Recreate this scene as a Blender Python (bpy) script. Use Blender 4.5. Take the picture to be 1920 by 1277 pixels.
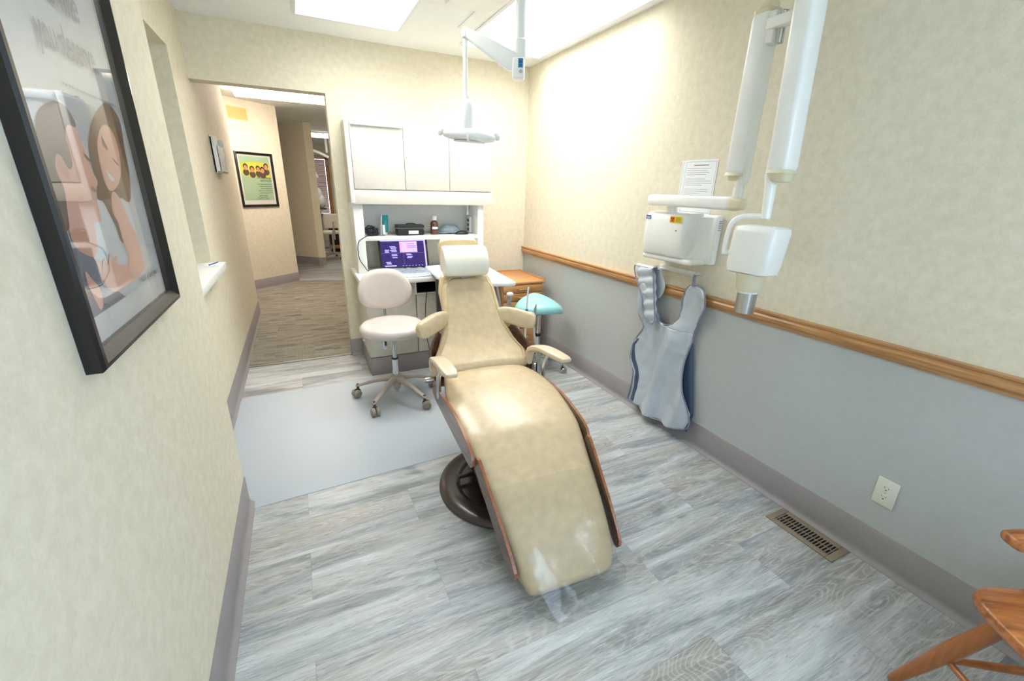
import bpy, bmesh, math, random
from mathutils import Vector, Matrix, noise
random.seed(7)
PI = math.pi
SC = bpy.context.scene
for o in list(bpy.data.objects): bpy.data.objects.remove(o)
COL = SC.collection

# ------------------------------------------------------------------ camera
cam = bpy.data.cameras.new('camera'); camo = bpy.data.objects.new('camera', cam); COL.objects.link(camo)
def cam_axes(y, p, r):
    cy, sy, cp, sp = math.cos(y), math.sin(y), math.cos(p), math.sin(p)
    f = Vector((-sy*cp, cy*cp, sp)); ri = Vector((cy, sy, 0)); up = ri.cross(f)
    c, s = math.cos(r), math.sin(r)
    return c*ri + s*up, -s*ri + c*up, f
R_, U_, F_ = cam_axes(-0.4577, -0.338, 0.026)
m3 = Matrix((R_, U_, -F_)).transposed()
camo.matrix_world = Matrix.Translation((-1.9785, -3.8148, 1.4247)) @ m3.to_4x4()
cam.sensor_width = 36; cam.lens = 799.1935/1920*36; cam.clip_start = 0.02
SC.camera = camo
# ------------------------------------------------------------------ world (daylight outside), exposure
w = bpy.data.worlds.new('world'); SC.world = w; w.use_nodes = True
bg = w.node_tree.nodes['Background']; bg.inputs[0].default_value = (0.58, 0.77, 1.0, 1); bg.inputs[1].default_value = 7.6
SC.view_settings.view_transform = 'Standard'; SC.view_settings.look = 'None'
SC.view_settings.gamma = 1; SC.view_settings.use_curve_mapping = False
SC.view_settings.exposure = 0.52
PANEL_W = 10.0      # ceiling troffer strength
HALL_W = 28.0
def area(name, loc, rot, sx, sy, power, col=(1, 1, 1), portal=False):
    l = bpy.data.lights.new(name, 'AREA'); l.shape = 'RECTANGLE'; l.size = sx; l.size_y = sy; l.energy = power; l.color = col
    if portal: l.cycles.is_portal = True
    o = bpy.data.objects.new(name, l); COL.objects.link(o); o.location = loc; o.rotation_euler = rot
    return o
area('daylight_opening', (-1.36, -5.08, 1.45), (PI/2, 0, 0), .8, 1.4, 1, portal=True)
area('added_side_portal', (.02, -4.58, 1.48), (0, -PI/2, 0), 1.35, .8, 1, portal=True)  # portal at the added, unseen side window

# ------------------------------------------------------------------ materials
def lin(c):
    return tuple(((v/255)/12.92 if v/255 <= .04045 else ((v/255+.055)/1.055)**2.4) for v in c) + (1,)
def newmat(name):
    m = bpy.data.materials.new(name); m.use_nodes = True
    return m, m.node_tree, m.node_tree.nodes['Principled BSDF']
def pm(name, rgb, rough=.5, metal=0, coat=0, bump=0, bscale=200, mott=0, mscale=20, emit=0, sheen=0):
    m, t, b = newmat(name); N, L = t.nodes, t.links
    b.inputs['Base Color'].default_value = lin(rgb); b.inputs['Roughness'].default_value = rough
    b.inputs['Metallic'].default_value = metal
    if coat: b.inputs['Coat Weight'].default_value = coat; b.inputs['Coat Roughness'].default_value = .15
    if emit: b.inputs['Emission Color'].default_value = lin(rgb); b.inputs['Emission Strength'].default_value = emit
    tc = N.new('ShaderNodeTexCoord')
    nz = N.new('ShaderNodeTexNoise'); nz.inputs['Scale'].default_value = mscale; nz.inputs['Detail'].default_value = 4
    L.new(tc.outputs['Object'], nz.inputs['Vector'])
    mx = N.new('ShaderNodeMix'); mx.data_type = 'RGBA'
    a = lin(rgb); d = max(mott, .015)
    mx.inputs[6].default_value = tuple(v*(1-d) for v in a[:3])+(1,); mx.inputs[7].default_value = tuple(min(1, v*(1+d)) for v in a[:3])+(1,)
    cr = N.new('ShaderNodeMapRange'); cr.inputs[1].default_value = .3; cr.inputs[2].default_value = .7
    L.new(nz.outputs['Fac'], cr.inputs[0]); L.new(cr.outputs[0], mx.inputs[0]); L.new(mx.outputs[2], b.inputs['Base Color'])
    if bump:
        n2 = N.new('ShaderNodeTexNoise'); n2.inputs['Scale'].default_value = bscale; n2.inputs['Detail'].default_value = 3
        L.new(tc.outputs['Object'], n2.inputs['Vector'])
        bp = N.new('ShaderNodeBump'); bp.inputs['Strength'].default_value = bump; bp.inputs['Distance'].default_value = .002
        L.new(n2.outputs['Fac'], bp.inputs['Height']); L.new(bp.outputs[0], b.inputs['Normal'])
    return m
def wallpaper(name, rgb, amt=.05, bump=.35, rough=.75):
    m, t, b = newmat(name); N, L = t.nodes, t.links
    b.inputs['Roughness'].default_value = rough; b.inputs['Specular IOR Level'].default_value = .25
    tc = N.new('ShaderNodeTexCoord')
    n1 = N.new('ShaderNodeTexNoise'); n1.inputs['Scale'].default_value = 55; n1.inputs['Detail'].default_value = 6; n1.inputs['Roughness'].default_value = .7; n1.inputs['Distortion'].default_value = 1.4
    n2 = N.new('ShaderNodeTexNoise'); n2.inputs['Scale'].default_value = 26; n2.inputs['Detail'].default_value = 3
    for n in (n1, n2): L.new(tc.outputs['Object'], n.inputs['Vector'])
    ad = N.new('ShaderNodeMath'); ad.operation = 'ADD'; L.new(n1.outputs['Fac'], ad.inputs[0]); L.new(n2.outputs['Fac'], ad.inputs[1])
    mr = N.new('ShaderNodeMapRange'); mr.inputs[1].default_value = .8; mr.inputs[2].default_value = 1.2; L.new(ad.outputs[0], mr.inputs[0])
    mx = N.new('ShaderNodeMix'); mx.data_type = 'RGBA'; a = lin(rgb)
    mx.inputs[6].default_value = (a[0]*(1-amt*1.3), a[1]*(1-amt*1.5), a[2]*(1-amt*2), 1)
    mx.inputs[7].default_value = tuple(min(1, v*(1+amt*.6)) for v in a[:3])+(1,)
    L.new(mr.outputs[0], mx.inputs[0]); L.new(mx.outputs[2], b.inputs['Base Color'])
    n3 = N.new('ShaderNodeTexNoise'); n3.inputs['Scale'].default_value = 110; n3.inputs['Detail'].default_value = 5; L.new(tc.outputs['Object'], n3.inputs['Vector'])
    bp = N.new('ShaderNodeBump'); bp.inputs['Strength'].default_value = bump; bp.inputs['Distance'].default_value = .003
    L.new(n3.outputs['Fac'], bp.inputs['Height']); L.new(bp.outputs[0], b.inputs['Normal'])
    return m
def wood(name, c1, c2, rough=.35, axis='X', scale=1.0, coat=.3):
    """grain runs along the given object axis"""
    m, t, b = newmat(name); N, L = t.nodes, t.links
    tc = N.new('ShaderNodeTexCoord'); mp = N.new('ShaderNodeMapping')
    s = {'X': (2.2, 26, 26), 'Y': (26, 2.2, 26), 'Z': (26, 26, 2.2)}[axis]
    mp.inputs['Scale'].default_value = tuple(v*scale for v in s)
    L.new(tc.outputs['Object'], mp.inputs['Vector'])
    n1 = N.new('ShaderNodeTexNoise'); n1.inputs['Scale'].default_value = 1; n1.inputs['Detail'].default_value = 8; n1.inputs['Distortion'].default_value = .9
    L.new(mp.outputs[0], n1.inputs['Vector'])
    mp2 = N.new('ShaderNodeMapping'); mp2.inputs['Scale'].default_value = tuple(v*scale*5 if v > 3 else v*scale*2.4 for v in s); L.new(tc.outputs['Object'], mp2.inputs['Vector'])
    n2 = N.new('ShaderNodeTexNoise'); n2.inputs['Scale'].default_value = 1; n2.inputs['Detail'].default_value = 3; L.new(mp2.outputs[0], n2.inputs['Vector'])
    ad = N.new('ShaderNodeMath'); ad.operation = 'MULTIPLY_ADD'; L.new(n2.outputs['Fac'], ad.inputs[0]); ad.inputs[1].default_value = .5; L.new(n1.outputs['Fac'], ad.inputs[2])
    mr = N.new('ShaderNodeMapRange'); mr.inputs[1].default_value = .52; mr.inputs[2].default_value = .98; L.new(ad.outputs[0], mr.inputs[0])
    mx = N.new('ShaderNodeMix'); mx.data_type = 'RGBA'; mx.inputs[6].default_value = lin(c2); mx.inputs[7].default_value = lin(c1)
    L.new(mr.outputs[0], mx.inputs[0]); L.new(mx.outputs[2], b.inputs['Base Color'])
    b.inputs['Roughness'].default_value = rough; b.inputs['Coat Weight'].default_value = coat; b.inputs['Coat Roughness'].default_value = .2
    return m
def vinyl_planks(name):
    m, t, b = newmat(name); N, L = t.nodes, t.links
    tc = N.new('ShaderNodeTexCoord')
    def brick(c1, c2, mort):
        br = N.new('ShaderNodeTexBrick'); br.offset = .37; br.offset_frequency = 2
        br.inputs['Scale'].default_value = 1; br.inputs['Brick Width'].default_value = 1.22; br.inputs['Row Height'].default_value = .235
        br.inputs['Mortar Size'].default_value = mort; br.inputs['Color1'].default_value = c1; br.inputs['Color2'].default_value = c2
        br.inputs['Mortar'].default_value = (.5, .5, .5, 1); br.inputs['Bias'].default_value = 0
        mp = N.new('ShaderNodeMapping'); mp.inputs['Location'].default_value = (.43, .127, 0); L.new(tc.outputs['Object'], mp.inputs['Vector'])
        L.new(mp.outputs[0], br.inputs['Vector']); return br
    idb = brick((0, 0, 0, 1), (1, 1, 1, 1), 0.0)
    sp = N.new('ShaderNodeSeparateXYZ'); L.new(tc.outputs['Object'], sp.inputs[0])
    mul = N.new('ShaderNodeMath'); mul.operation = 'MULTIPLY'; mul.inputs[1].default_value = 37.3; L.new(idb.outputs['Color'], mul.inputs[0])
    def grain(sx, sy, detail, dist, rough=.6):
        cb = N.new('ShaderNodeCombineXYZ')
        a = N.new('ShaderNodeMath'); a.operation = 'MULTIPLY_ADD'; a.inputs[1].default_value = sx; L.new(sp.outputs[0], a.inputs[0]); L.new(mul.outputs[0], a.inputs[2])
        c = N.new('ShaderNodeMath'); c.operation = 'MULTIPLY'; c.inputs[1].default_value = sy; L.new(sp.outputs[1], c.inputs[0])
        L.new(a.outputs[0], cb.inputs[0]); L.new(c.outputs[0], cb.inputs[1]); L.new(mul.outputs[0], cb.inputs[2])
        n = N.new('ShaderNodeTexNoise'); n.inputs['Scale'].default_value = 1; n.inputs['Detail'].default_value = detail; n.inputs['Roughness'].default_value = rough; n.inputs['Distortion'].default_value = dist
        L.new(cb.outputs[0], n.inputs['Vector']); return n
    g1 = grain(.9, 8, 4, 1.3); g2 = grain(5, 70, 6, 2.6, .7); g3 = grain(.8, 4.5, 3, .8)
    def ramp(src, lo, hi):
        r = N.new('ShaderNodeMapRange'); r.inputs[1].default_value = lo; r.inputs[2].default_value = hi; L.new(src, r.inputs[0]); return r.outputs[0]
    def mix(f, a, c, mode='MIX'):
        x = N.new('ShaderNodeMix'); x.data_type = 'RGBA'; x.blend_type = mode
        for s, v in ((0, f), (6, a), (7, c)):
            if isinstance(v, (tuple, float, int)): x.inputs[s].default_value = v
            else: L.new(v, x.inputs[s])
        return x.outputs[2]
    base = mix(ramp(g1.outputs['Fac'], .38, .62), lin((140, 144, 146)), lin((196, 199, 200)))
    base = mix(ramp(g3.outputs['Fac'], .45, .65), base, mix(.55, base, lin((158, 148, 132))))
    base = mix(ramp(g2.outputs['Fac'], .52, .68), base, mix(.45, base, lin((228, 232, 232))))
    base = mix(ramp(g2.outputs['Fac'], .46, .36), base, mix(.40, base, lin((84, 88, 92))))
    g4 = grain(1.1, 5.5, 2, .35, .4)
    sn_ = N.new('ShaderNodeMath'); sn_.operation = 'MULTIPLY'; sn_.inputs[1].default_value = 230; L.new(g4.outputs['Fac'], sn_.inputs[0])
    si = N.new('ShaderNodeMath'); si.operation = 'SINE'; L.new(sn_.outputs[0], si.inputs[0])
    rg_ = ramp(si.outputs[0], .35, 1.0)
    ms = N.new('ShaderNodeMath'); ms.operation = 'MULTIPLY'; L.new(rg_, ms.inputs[0]); L.new(ramp(g3.outputs['Fac'], .42, .62), ms.inputs[1])
    ms2 = N.new('ShaderNodeMath'); ms2.operation = 'MULTIPLY'; ms2.inputs[1].default_value = .24; L.new(ms.outputs[0], ms2.inputs[0])
    base = mix(ms2.outputs[0], base, lin((222, 228, 230)))
    kn = grain(2.2, 7, 2, .6, .5); base = mix(ramp(kn.outputs['Fac'], .66, .74), base, mix(.55, base, lin((82, 92, 100))))
    tint = brick((.93, .93, .935, 1), (1.0, 1.0, .99, 1), .0010); tint.inputs['Mortar'].default_value = (.74, .74, .74, 1)
    base = mix(1.0, base, tint.outputs['Color'], 'MULTIPLY')
    L.new(base, b.inputs['Base Color'])
    b.inputs['Roughness'].default_value = .42; b.inputs['Specular IOR Level'].default_value = .45
    bp = N.new('ShaderNodeBump'); bp.inputs['Strength'].default_value = .25; bp.inputs['Distance'].default_value = .0015
    L.new(g2.outputs['Fac'], bp.inputs['Height']); L.new(bp.outputs[0], b.inputs['Normal'])
    return m
def carpet_mat(name):
    m, t, b = newmat(name); N, L = t.nodes, t.links
    tc = N.new('ShaderNodeTexCoord')
    mp = N.new('ShaderNodeMapping'); L.new(tc.outputs['Object'], mp.inputs['Vector'])
    br = N.new('ShaderNodeTexBrick'); br.offset = .43; br.inputs['Scale'].default_value = 1; br.inputs['Brick Width'].default_value = .16; br.inputs['Row Height'].default_value = .03
    br.inputs['Mortar Size'].default_value = 0; br.inputs['Color1'].default_value = lin((118, 112, 102)); br.inputs['Color2'].default_value = lin((178, 173, 160)); L.new(mp.outputs[0], br.inputs['Vector'])
    wv = N.new('ShaderNodeTexWave'); wv.bands_direction = 'X'; wv.inputs['Scale'].default_value = 26; wv.inputs['Distortion'].default_value = 1.0; L.new(tc.outputs['Object'], wv.inputs['Vector'])
    nz = N.new('ShaderNodeTexNoise'); nz.inputs['Scale'].default_value = 4; nz.inputs['Detail'].default_value = 4; mp3 = N.new('ShaderNodeMapping'); mp3.inputs['Scale'].default_value = (1, 5, 1)
    L.new(tc.outputs['Object'], mp3.inputs['Vector']); L.new(mp3.outputs[0], nz.inputs['Vector'])
    mr = N.new('ShaderNodeMapRange'); mr.inputs[1].default_value = .4; mr.inputs[2].default_value = .6; L.new(nz.outputs['Fac'], mr.inputs[0])
    x = N.new('ShaderNodeMix'); x.data_type = 'RGBA'; L.new(mr.outputs[0], x.inputs[0]); L.new(br.outputs['Color'], x.inputs[6]); x.inputs[7].default_value = lin((160, 153, 140))
    y = N.new('ShaderNodeMix'); y.data_type = 'RGBA'; y.blend_type = 'MULTIPLY'; y.inputs[0].default_value = .35; L.new(x.outputs[2], y.inputs[6]); L.new(wv.outputs['Color'], y.inputs[7])
    L.new(y.outputs[2], b.inputs['Base Color']); b.inputs['Roughness'].default_value = .95
    bp = N.new('ShaderNodeBump'); bp.inputs['Strength'].default_value = .5; bp.inputs['Distance'].default_value = .003; L.new(wv.outputs['Fac'], bp.inputs['Height']); L.new(bp.outputs[0], b.inputs['Normal'])
    return m
def emis(name, rgb, s, beam=0):
    m = bpy.data.materials.new(name); m.use_nodes = True; t = m.node_tree; t.nodes.clear()
    e = t.nodes.new('ShaderNodeEmission'); e.inputs[0].default_value = lin(rgb) if max(rgb) > 1.5 else tuple(rgb)+(1,); e.inputs[1].default_value = s
    o = t.nodes.new('ShaderNodeOutputMaterial'); t.links.new(e.outputs[0], o.inputs[0])
    if beam:      # prismatic troffer lens: more light straight down than towards the horizon
        N, L = t.nodes, t.links
        g = N.new('ShaderNodeNewGeometry'); d = N.new('ShaderNodeVectorMath'); d.operation = 'DOT_PRODUCT'; L.new(g.outputs['Incoming'], d.inputs[0]); L.new(g.outputs['Normal'], d.inputs[1])
        p = N.new('ShaderNodeMath'); p.operation = 'POWER'; p.use_clamp = True; p.inputs[1].default_value = beam; L.new(d.outputs['Value'], p.inputs[0])
        q = N.new('ShaderNodeMath'); q.operation = 'MULTIPLY_ADD'; q.inputs[1].default_value = s; q.inputs[2].default_value = s*.2; L.new(p.outputs[0], q.inputs[0]); L.new(q.outputs[0], e.inputs[1])
    return m
def clearfilm(name, tint=.95, gloss=.35, rough=.08, body=0, bodycol=(220, 230, 240), bump=0):
    m = bpy.data.materials.new(name); m.use_nodes = True; t = m.node_tree; N, L = t.nodes, t.links; N.clear()
    tr = N.new('ShaderNodeBsdfTransparent'); tr.inputs[0].default_value = (tint, tint, tint*1.0, 1)
    gl = N.new('ShaderNodeBsdfGlossy'); gl.inputs['Roughness'].default_value = rough
    fr = N.new('ShaderNodeLayerWeight'); fr.inputs[0].default_value = .5
    pw = N.new('ShaderNodeMath'); pw.operation = 'POWER'; pw.inputs[1].default_value = 4.0; L.new(fr.outputs['Facing'], pw.inputs[0])
    mr = N.new('ShaderNodeMath'); mr.operation = 'MULTIPLY_ADD'; mr.inputs[1].default_value = gloss*1.6; mr.inputs[2].default_value = gloss*.12; mr.use_clamp = True; L.new(pw.outputs[0], mr.inputs[0])
    a = tr.outputs[0]
    if body:
        df = N.new('ShaderNodeBsdfDiffuse'); df.inputs[0].default_value = lin(bodycol)
        mb = N.new('ShaderNodeMixShader'); mb.inputs[0].default_value = body; L.new(tr.outputs[0], mb.inputs[1]); L.new(df.outputs[0], mb.inputs[2]); a = mb.outputs[0]
    mx = N.new('ShaderNodeMixShader'); L.new(mr.outputs[0], mx.inputs[0]); L.new(a, mx.inputs[1]); L.new(gl.outputs[0], mx.inputs[2])
    if bump:
        tc = N.new('ShaderNodeTexCoord'); nz = N.new('ShaderNodeTexNoise'); nz.inputs['Scale'].default_value = 7; nz.inputs['Detail'].default_value = 2; L.new(tc.outputs['Object'], nz.inputs['Vector'])
        bp = N.new('ShaderNodeBump'); bp.inputs['Strength'].default_value = bump; bp.inputs['Distance'].default_value = .02; L.new(nz.outputs['Fac'], bp.inputs['Height'])
        L.new(bp.outputs[0], gl.inputs['Normal']); L.new(bp.outputs[0], fr.inputs['Normal'])
    o = N.new('ShaderNodeOutputMaterial'); L.new(mx.outputs[0], o.inputs[0]); return m

M = dict(
    cream=wallpaper('cream_wallpaper', (227, 219, 198), .05), grey=wallpaper('grey_wallpaper', (188, 190, 187), .02, .2),
    ceil=pm('ceiling_white', (238, 241, 239), .9, bump=.3, bscale=150),
    floor=vinyl_planks('grey_vinyl_planks'), carpet=carpet_mat('hall_carpet'),
    base=pm('grey_rubber_base', (146, 140, 140), .5, mott=.04, mscale=8), strip=pm('metal_strip', (170, 164, 156), .4, .5),
    oak=wood('oak_rail', (208, 156, 100), (158, 108, 62), .32, 'Y'), oakx=wood('oak_x', (216, 162, 104), (180, 122, 70), .35, 'X'),
    oakz=wood('oak_z', (210, 154, 96), (170, 112, 62), .35, 'Z'),
    seatwood=wood('chair_oak', (206, 130, 70), (128, 66, 28), .3, 'X', 1.0, .4), legwood=wood('chair_leg_oak', (182, 112, 56), (156, 90, 42), .3, 'Z', .8, .4),
    walnut=wood('walnut_ply', (112, 78, 60), (66, 44, 34), .3, 'Y', 1.2, .5), plyedge=wood('ply_edge', (176, 106, 58), (120, 66, 34), .35, 'Y', 2, .4),
    tan=pm('tan_vinyl', (206, 184, 148), .34, coat=.25, mott=.09, mscale=26, bump=.10, bscale=160),
    cushedge=pm('tan_piping', (206, 184, 142), .3, coat=.3, mott=.04),
    armtan=pm('armrest_beige', (214, 194, 166), .35, coat=.2, mott=.02), creamv=pm('cream_vinyl', (240, 235, 218), .35, coat=.2, mott=.03, mscale=8, bump=.05, bscale=60),
    darkmetal=pm('dark_brown_enamel', (64, 54, 52), .28, .3, coat=.4, mott=.06), black=pm('black_plastic', (22, 22, 25), .4),
    blackm=pm('black_matte', (14, 14, 15), .8), chrome=pm('chrome', (205, 208, 210), .14, 1), steel=pm('brushed_steel', (190, 192, 195), .3, 1),
    warmgrey=pm('warm_grey_nylon', (176, 166, 156), .4, .15), stoolv=pm('greige_vinyl', (208, 196, 190), .32, coat=.25, mott=.02), stoolb=pm('greige_back', (204, 192, 182), .5, mott=.02),
    caster=pm('caster_grey', (150, 142, 130), .45), casterdark=pm('caster_dark', (58, 54, 50), .5),
    teal=pm('teal_vinyl', (150, 208, 208), .38, coat=.2, mott=.02), white=pm('white_laminate', (232, 232, 228), .4, mott=.01),
    spk=wallpaper('speckled_laminate', (222, 216, 206), .035, .05, .45), spk2=wallpaper('speckled_beige', (214, 208, 196), .05, .05, .5),
    xray=pm('xray_enamel', (242, 242, 238), .3, coat=.3), xcap=pm('xray_cap_cream', (224, 216, 186), .35, coat=.2), grill=pm('register_tan', (150, 134, 116), .45, .3),
    lampw=pm('lamp_white', (238, 238, 234), .3, coat=.3), blue=pm('label_blue', (44, 124, 170), .5), navy=pm('label_navy', (56, 84, 160), .5),
    yellow=pm('label_yellow', (246, 214, 30), .5), orange=pm('label_orange', (232, 120, 30), .5), ink=pm('ink_grey', (110, 112, 116), .7), inkb=pm('ink_black', (30, 30, 32), .7),
    paper=pm('paper_white', (236, 238, 240), .8), outlet=pm('outlet_ivory', (226, 224, 206), .35), tealtube=pm('tube_teal', (20, 150, 158), .3),
    amber=pm('amber_bottle', (96, 50, 34), .2, coat=.5), frame=pm('frame_black', (20, 17, 18), .3, coat=.2),
    apron=pm('apron_silver', (200, 208, 216), .34, metal=.25, coat=.1, mott=.03, bump=.35, bscale=45), apronb=pm('apron_navy', (70, 84, 108), .6, mott=.05), apront=pm('apron_binding', (142, 142, 158), .6, mott=.45, mscale=190),
    gasket=pm('light_frame', (226, 228, 230), .4), mat=clearfilm('chair_mat_vinyl', .95, .3, .4, .36, (218, 228, 238)), film=clearfilm('clear_sleeve', .93, .16, .09, .02, (230, 230, 225), .9),
    glass=clearfilm('picture_glass', .98, .42, .02), clearcup=clearfilm('clear_plastic', .9, .5, .1, .12), wrap=clearfilm('keyboard_wrap', .9, .5, .18, .55, (206, 218, 230), .8),
    diff=emis('troffer_diffuser', (1, 1, .965), PANEL_W, 1.5), halldiff=emis('hall_diffuser', (1, .86, .74), HALL_W), fardiff=emis('far_diffuser', (1, .93, .84), 9),
    blind=wood('blind_wood', (196, 120, 66), (150, 82, 40), .4, 'X'), vent=pm('vent_yellow', (226, 196, 130), .6), brass=pm('brass', (230, 206, 150), .3, .8), hose=pm('hose_beige', (200, 190, 178), .45),
    winglow=emis('daylit_shade', (1.0, .97, .92), .55),
)

# ------------------------------------------------------------------ mesh helpers
class MB:
    def __init__(s): s.bm = bmesh.new(); s.mi = 0
    def mat(s, i): s.mi = i; return s
    def _f(s, vs):
        try:
            f = s.bm.faces.new(vs); f.material_index = s.mi; f.smooth = True; return f
        except ValueError: return None
    def box(s, x0, x1, y0, y1, z0, z1, bev=0, T=None, seg=2):
        ps = [Vector((x, y, z)) for x in (x0, x1) for y in (y0, y1) for z in (z0, z1)]
        if T: ps = [T @ p for p in ps]
        v = [s.bm.verts.new(p) for p in ps]
        fs = [s._f([v[i] for i in q]) for q in ((0, 1, 3, 2), (4, 6, 7, 5), (0, 4, 5, 1), (2, 3, 7, 6), (0, 2, 6, 4), (1, 5, 7, 3))]
        if bev:
            es = list({e for f in fs for e in f.edges})
            r = bmesh.ops.bevel(s.bm, geom=es, offset=bev, segments=seg, affect='EDGES', profile=.5)
            for f in r['faces']: f.material_index = s.mi; f.smooth = True
        return s
    def ring(s, pts): return [s.bm.verts.new(p) for p in pts]
    def skin(s, rings, closed=True, cap0=True, cap1=True):
        R = [s.ring(r) for r in rings]; n = len(R[0])
        for a, b in zip(R[:-1], R[1:]):
            for i in range(n if closed else n-1):
                j = (i+1) % n; s._f([a[i], a[j], b[j], b[i]])
        if closed and cap0: s._f(list(reversed(R[0])))
        if closed and cap1: s._f(R[-1])
        return s
    def cyl(s, p0, p1, r0, r1=None, seg=24):
        return s.tube([p0, p1], [r0, r0 if r1 is None else r1], seg, smooth=False)
    def tube(s, pts, r, seg=12, smooth=True, flat=1.0, upv=None):
        pts = [Vector(p) for p in pts]
        if not isinstance(r, (list, tuple)): r = [r]*len(pts)
        if smooth and len(pts) > 2:
            P, Rr = [], []
            for i in range(len(pts)-1):
                p0 = pts[max(i-1, 0)]; p1 = pts[i]; p2 = pts[i+1]; p3 = pts[min(i+2, len(pts)-1)]
                for k in range(6):
                    t = k/6
                    P.append(.5*((2*p1)+(-p0+p2)*t+(2*p0-5*p1+4*p2-p3)*t*t+(-p0+3*p1-3*p2+p3)*t**3)); Rr.append(r[i]*(1-t)+r[i+1]*t)
            P.append(pts[-1]); Rr.append(r[-1]); pts, r = P, Rr
        rings = []; prev = None
        for i, p in enumerate(pts):
            t = (pts[min(i+1, len(pts)-1)]-pts[max(i-1, 0)]).normalized()
            if prev is None:
                u = Vector(upv) if upv else (Vector((0, 0, 1)) if abs(t.z) < .9 else Vector((1, 0, 0)))
            else: u = prev
            u = (u - t*u.dot(t)).normalized(); prev = u; v_ = t.cross(u)
            rings.append([p + (u*math.cos(a)*flat + v_*math.sin(a))*r[i] for a in [2*PI*k/seg for k in range(seg)]])
        return s.skin(rings)
    def lathe(s, prof, c=(0, 0, 0), seg=40, T=None):
        c = Vector(c); rings = []
        for r, z in prof:
            rg = [Vector((max(r, 1e-4)*math.cos(2*PI*k/seg), max(r, 1e-4)*math.sin(2*PI*k/seg), z)) for k in range(seg)]
            rings.append([c + ((T @ p) if T else p) for p in rg])
        return s.skin(rings)
    def prism(s, pts, a, b, axis='x', bev=0):
        def mk(p, h): return {'x': Vector((h, p[0], p[1])), 'y': Vector((p[0], h, p[1])), 'z': Vector((p[0], p[1], h))}[axis]
        A = [s.bm.verts.new(mk(p, a)) for p in pts]; B = [s.bm.verts.new(mk(p, b)) for p in pts]; n = len(pts)
        fs = [s._f([A[i], A[(i+1) % n], B[(i+1) % n], B[i]]) for i in range(n)] + [s._f(list(reversed(A))), s._f(B)]
        if bev:
            es = [e for e in {e for f in fs if f for e in f.edges}]
            r = bmesh.ops.bevel(s.bm, geom=es, offset=bev, segments=2, affect='EDGES')
            for f in r['faces']: f.material_index = s.mi; f.smooth = True
        return s
    def poly(s, pts): s._f([s.bm.verts.new(p) for p in pts]); return s
    def sphere(s, c, rx, ry=None, rz=None, seg=20, T=None):
        ry = ry or rx; rz = rz or rx; rings = []
        for i in range(1, 12):
            th = PI*i/12 - PI/2
            rg = [Vector((rx*math.cos(th)*math.cos(2*PI*k/seg), ry*math.cos(th)*math.sin(2*PI*k/seg), rz*math.sin(th))) for k in range(seg)]
            rings.append([Vector(c)+((T @ p) if T else p) for p in rg])
        return s.skin(rings)
def obj(name, mb, mats, parent=None, sharp=35, loc=None, rot=None, sub=0, label=None):
    bm = mb.bm
    bmesh.ops.recalc_face_normals(bm, faces=bm.faces)
    me = bpy.data.meshes.new(name); bm.to_mesh(me); bm.free()
    if not isinstance(mats, (list, tuple)): mats = [mats]
    for m in mats: me.materials.append(M[m] if isinstance(m, str) else m)
    me.set_sharp_from_angle(angle=math.radians(sharp))
    o = bpy.data.objects.new(name, me); COL.objects.link(o)
    if loc: o.location = loc
    if rot: o.rotation_euler = rot
    if parent: o.parent = parent
    if sub:
        md = o.modifiers.new('subsurf', 'SUBSURF'); md.levels = sub; md.render_levels = sub
    if label: o['label'] = label
    return o
def tag(o, label, cat, group=None, kind=None):
    o['label'] = label; o['category'] = cat
    if group: o['group'] = group
    if kind: o['kind'] = kind
    return o
def thing(name, label, cat, loc=(0, 0, 0), rotz=0, group=None, mw=None):
    o = bpy.data.objects.new(name, None); COL.objects.link(o); o.empty_display_size = .1
    if mw: o.matrix_world = mw
    else: o.location = loc; o.rotation_euler = (0, 0, rotz)
    return tag(o, label, cat, group)
def struct(name, mb, mats, parent=None, sharp=35, label=None):
    o = obj(name, mb, mats, parent, sharp)
    o['kind'] = 'structure'
    if label: o['label'] = label
    return o
def copy_tree(o, parent=None):
    c = o.copy(); COL.objects.link(c)
    if parent: c.parent = parent
    for ch in [q for q in bpy.data.objects if q.parent == o and q != c]: copy_tree(ch, c)
    return c
def text_into(mb, s, x, y, size, z, mi=0, shear=0, align='LEFT', sx=1.0, bold=0):
    cu = bpy.data.curves.new('t', 'FONT'); cu.body = s; cu.size = size; cu.shear = shear; cu.align_x = align; cu.offset = bold
    o = bpy.data.objects.new('t', cu); COL.objects.link(o)
    bpy.context.view_layer.update()
    dg = bpy.context.evaluated_depsgraph_get(); me = bpy.data.meshes.new_from_object(o.evaluated_get(dg))
    vs = [mb.bm.verts.new((x+v.co.x*sx, y+v.co.y, z)) for v in me.vertices]
    for p in me.polygons:
        try:
            f = mb.bm.faces.new([vs[i] for i in p.vertices]); f.material_index = mi
        except ValueError: pass
    bpy.data.objects.remove(o); bpy.data.curves.remove(cu); bpy.data.meshes.remove(me)
def small_print(mb, x0, x1, y, h, z, mi, seed):
    rnd = random.Random(seed); x = x0
    while x < x1:
        w_ = min(rnd.uniform(.8, 2.6)*h, x1-x); mb.mat(mi).poly([Vector(p) for p in [(x, y, z), (x+w_, y, z), (x+w_, y+h*rnd.uniform(.6, 1), z), (x, y+h*.7, z)]]); x += w_+h*.45
def ell(cx, cy, rx, ry, z, n=28, rot=0):
    c, s_ = math.cos(rot), math.sin(rot)
    return [Vector((cx+rx*math.cos(a)*c-ry*math.sin(a)*s_, cy+rx*math.cos(a)*s_+ry*math.sin(a)*c, z)) for a in [2*PI*k/n for k in range(n)]]
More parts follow.
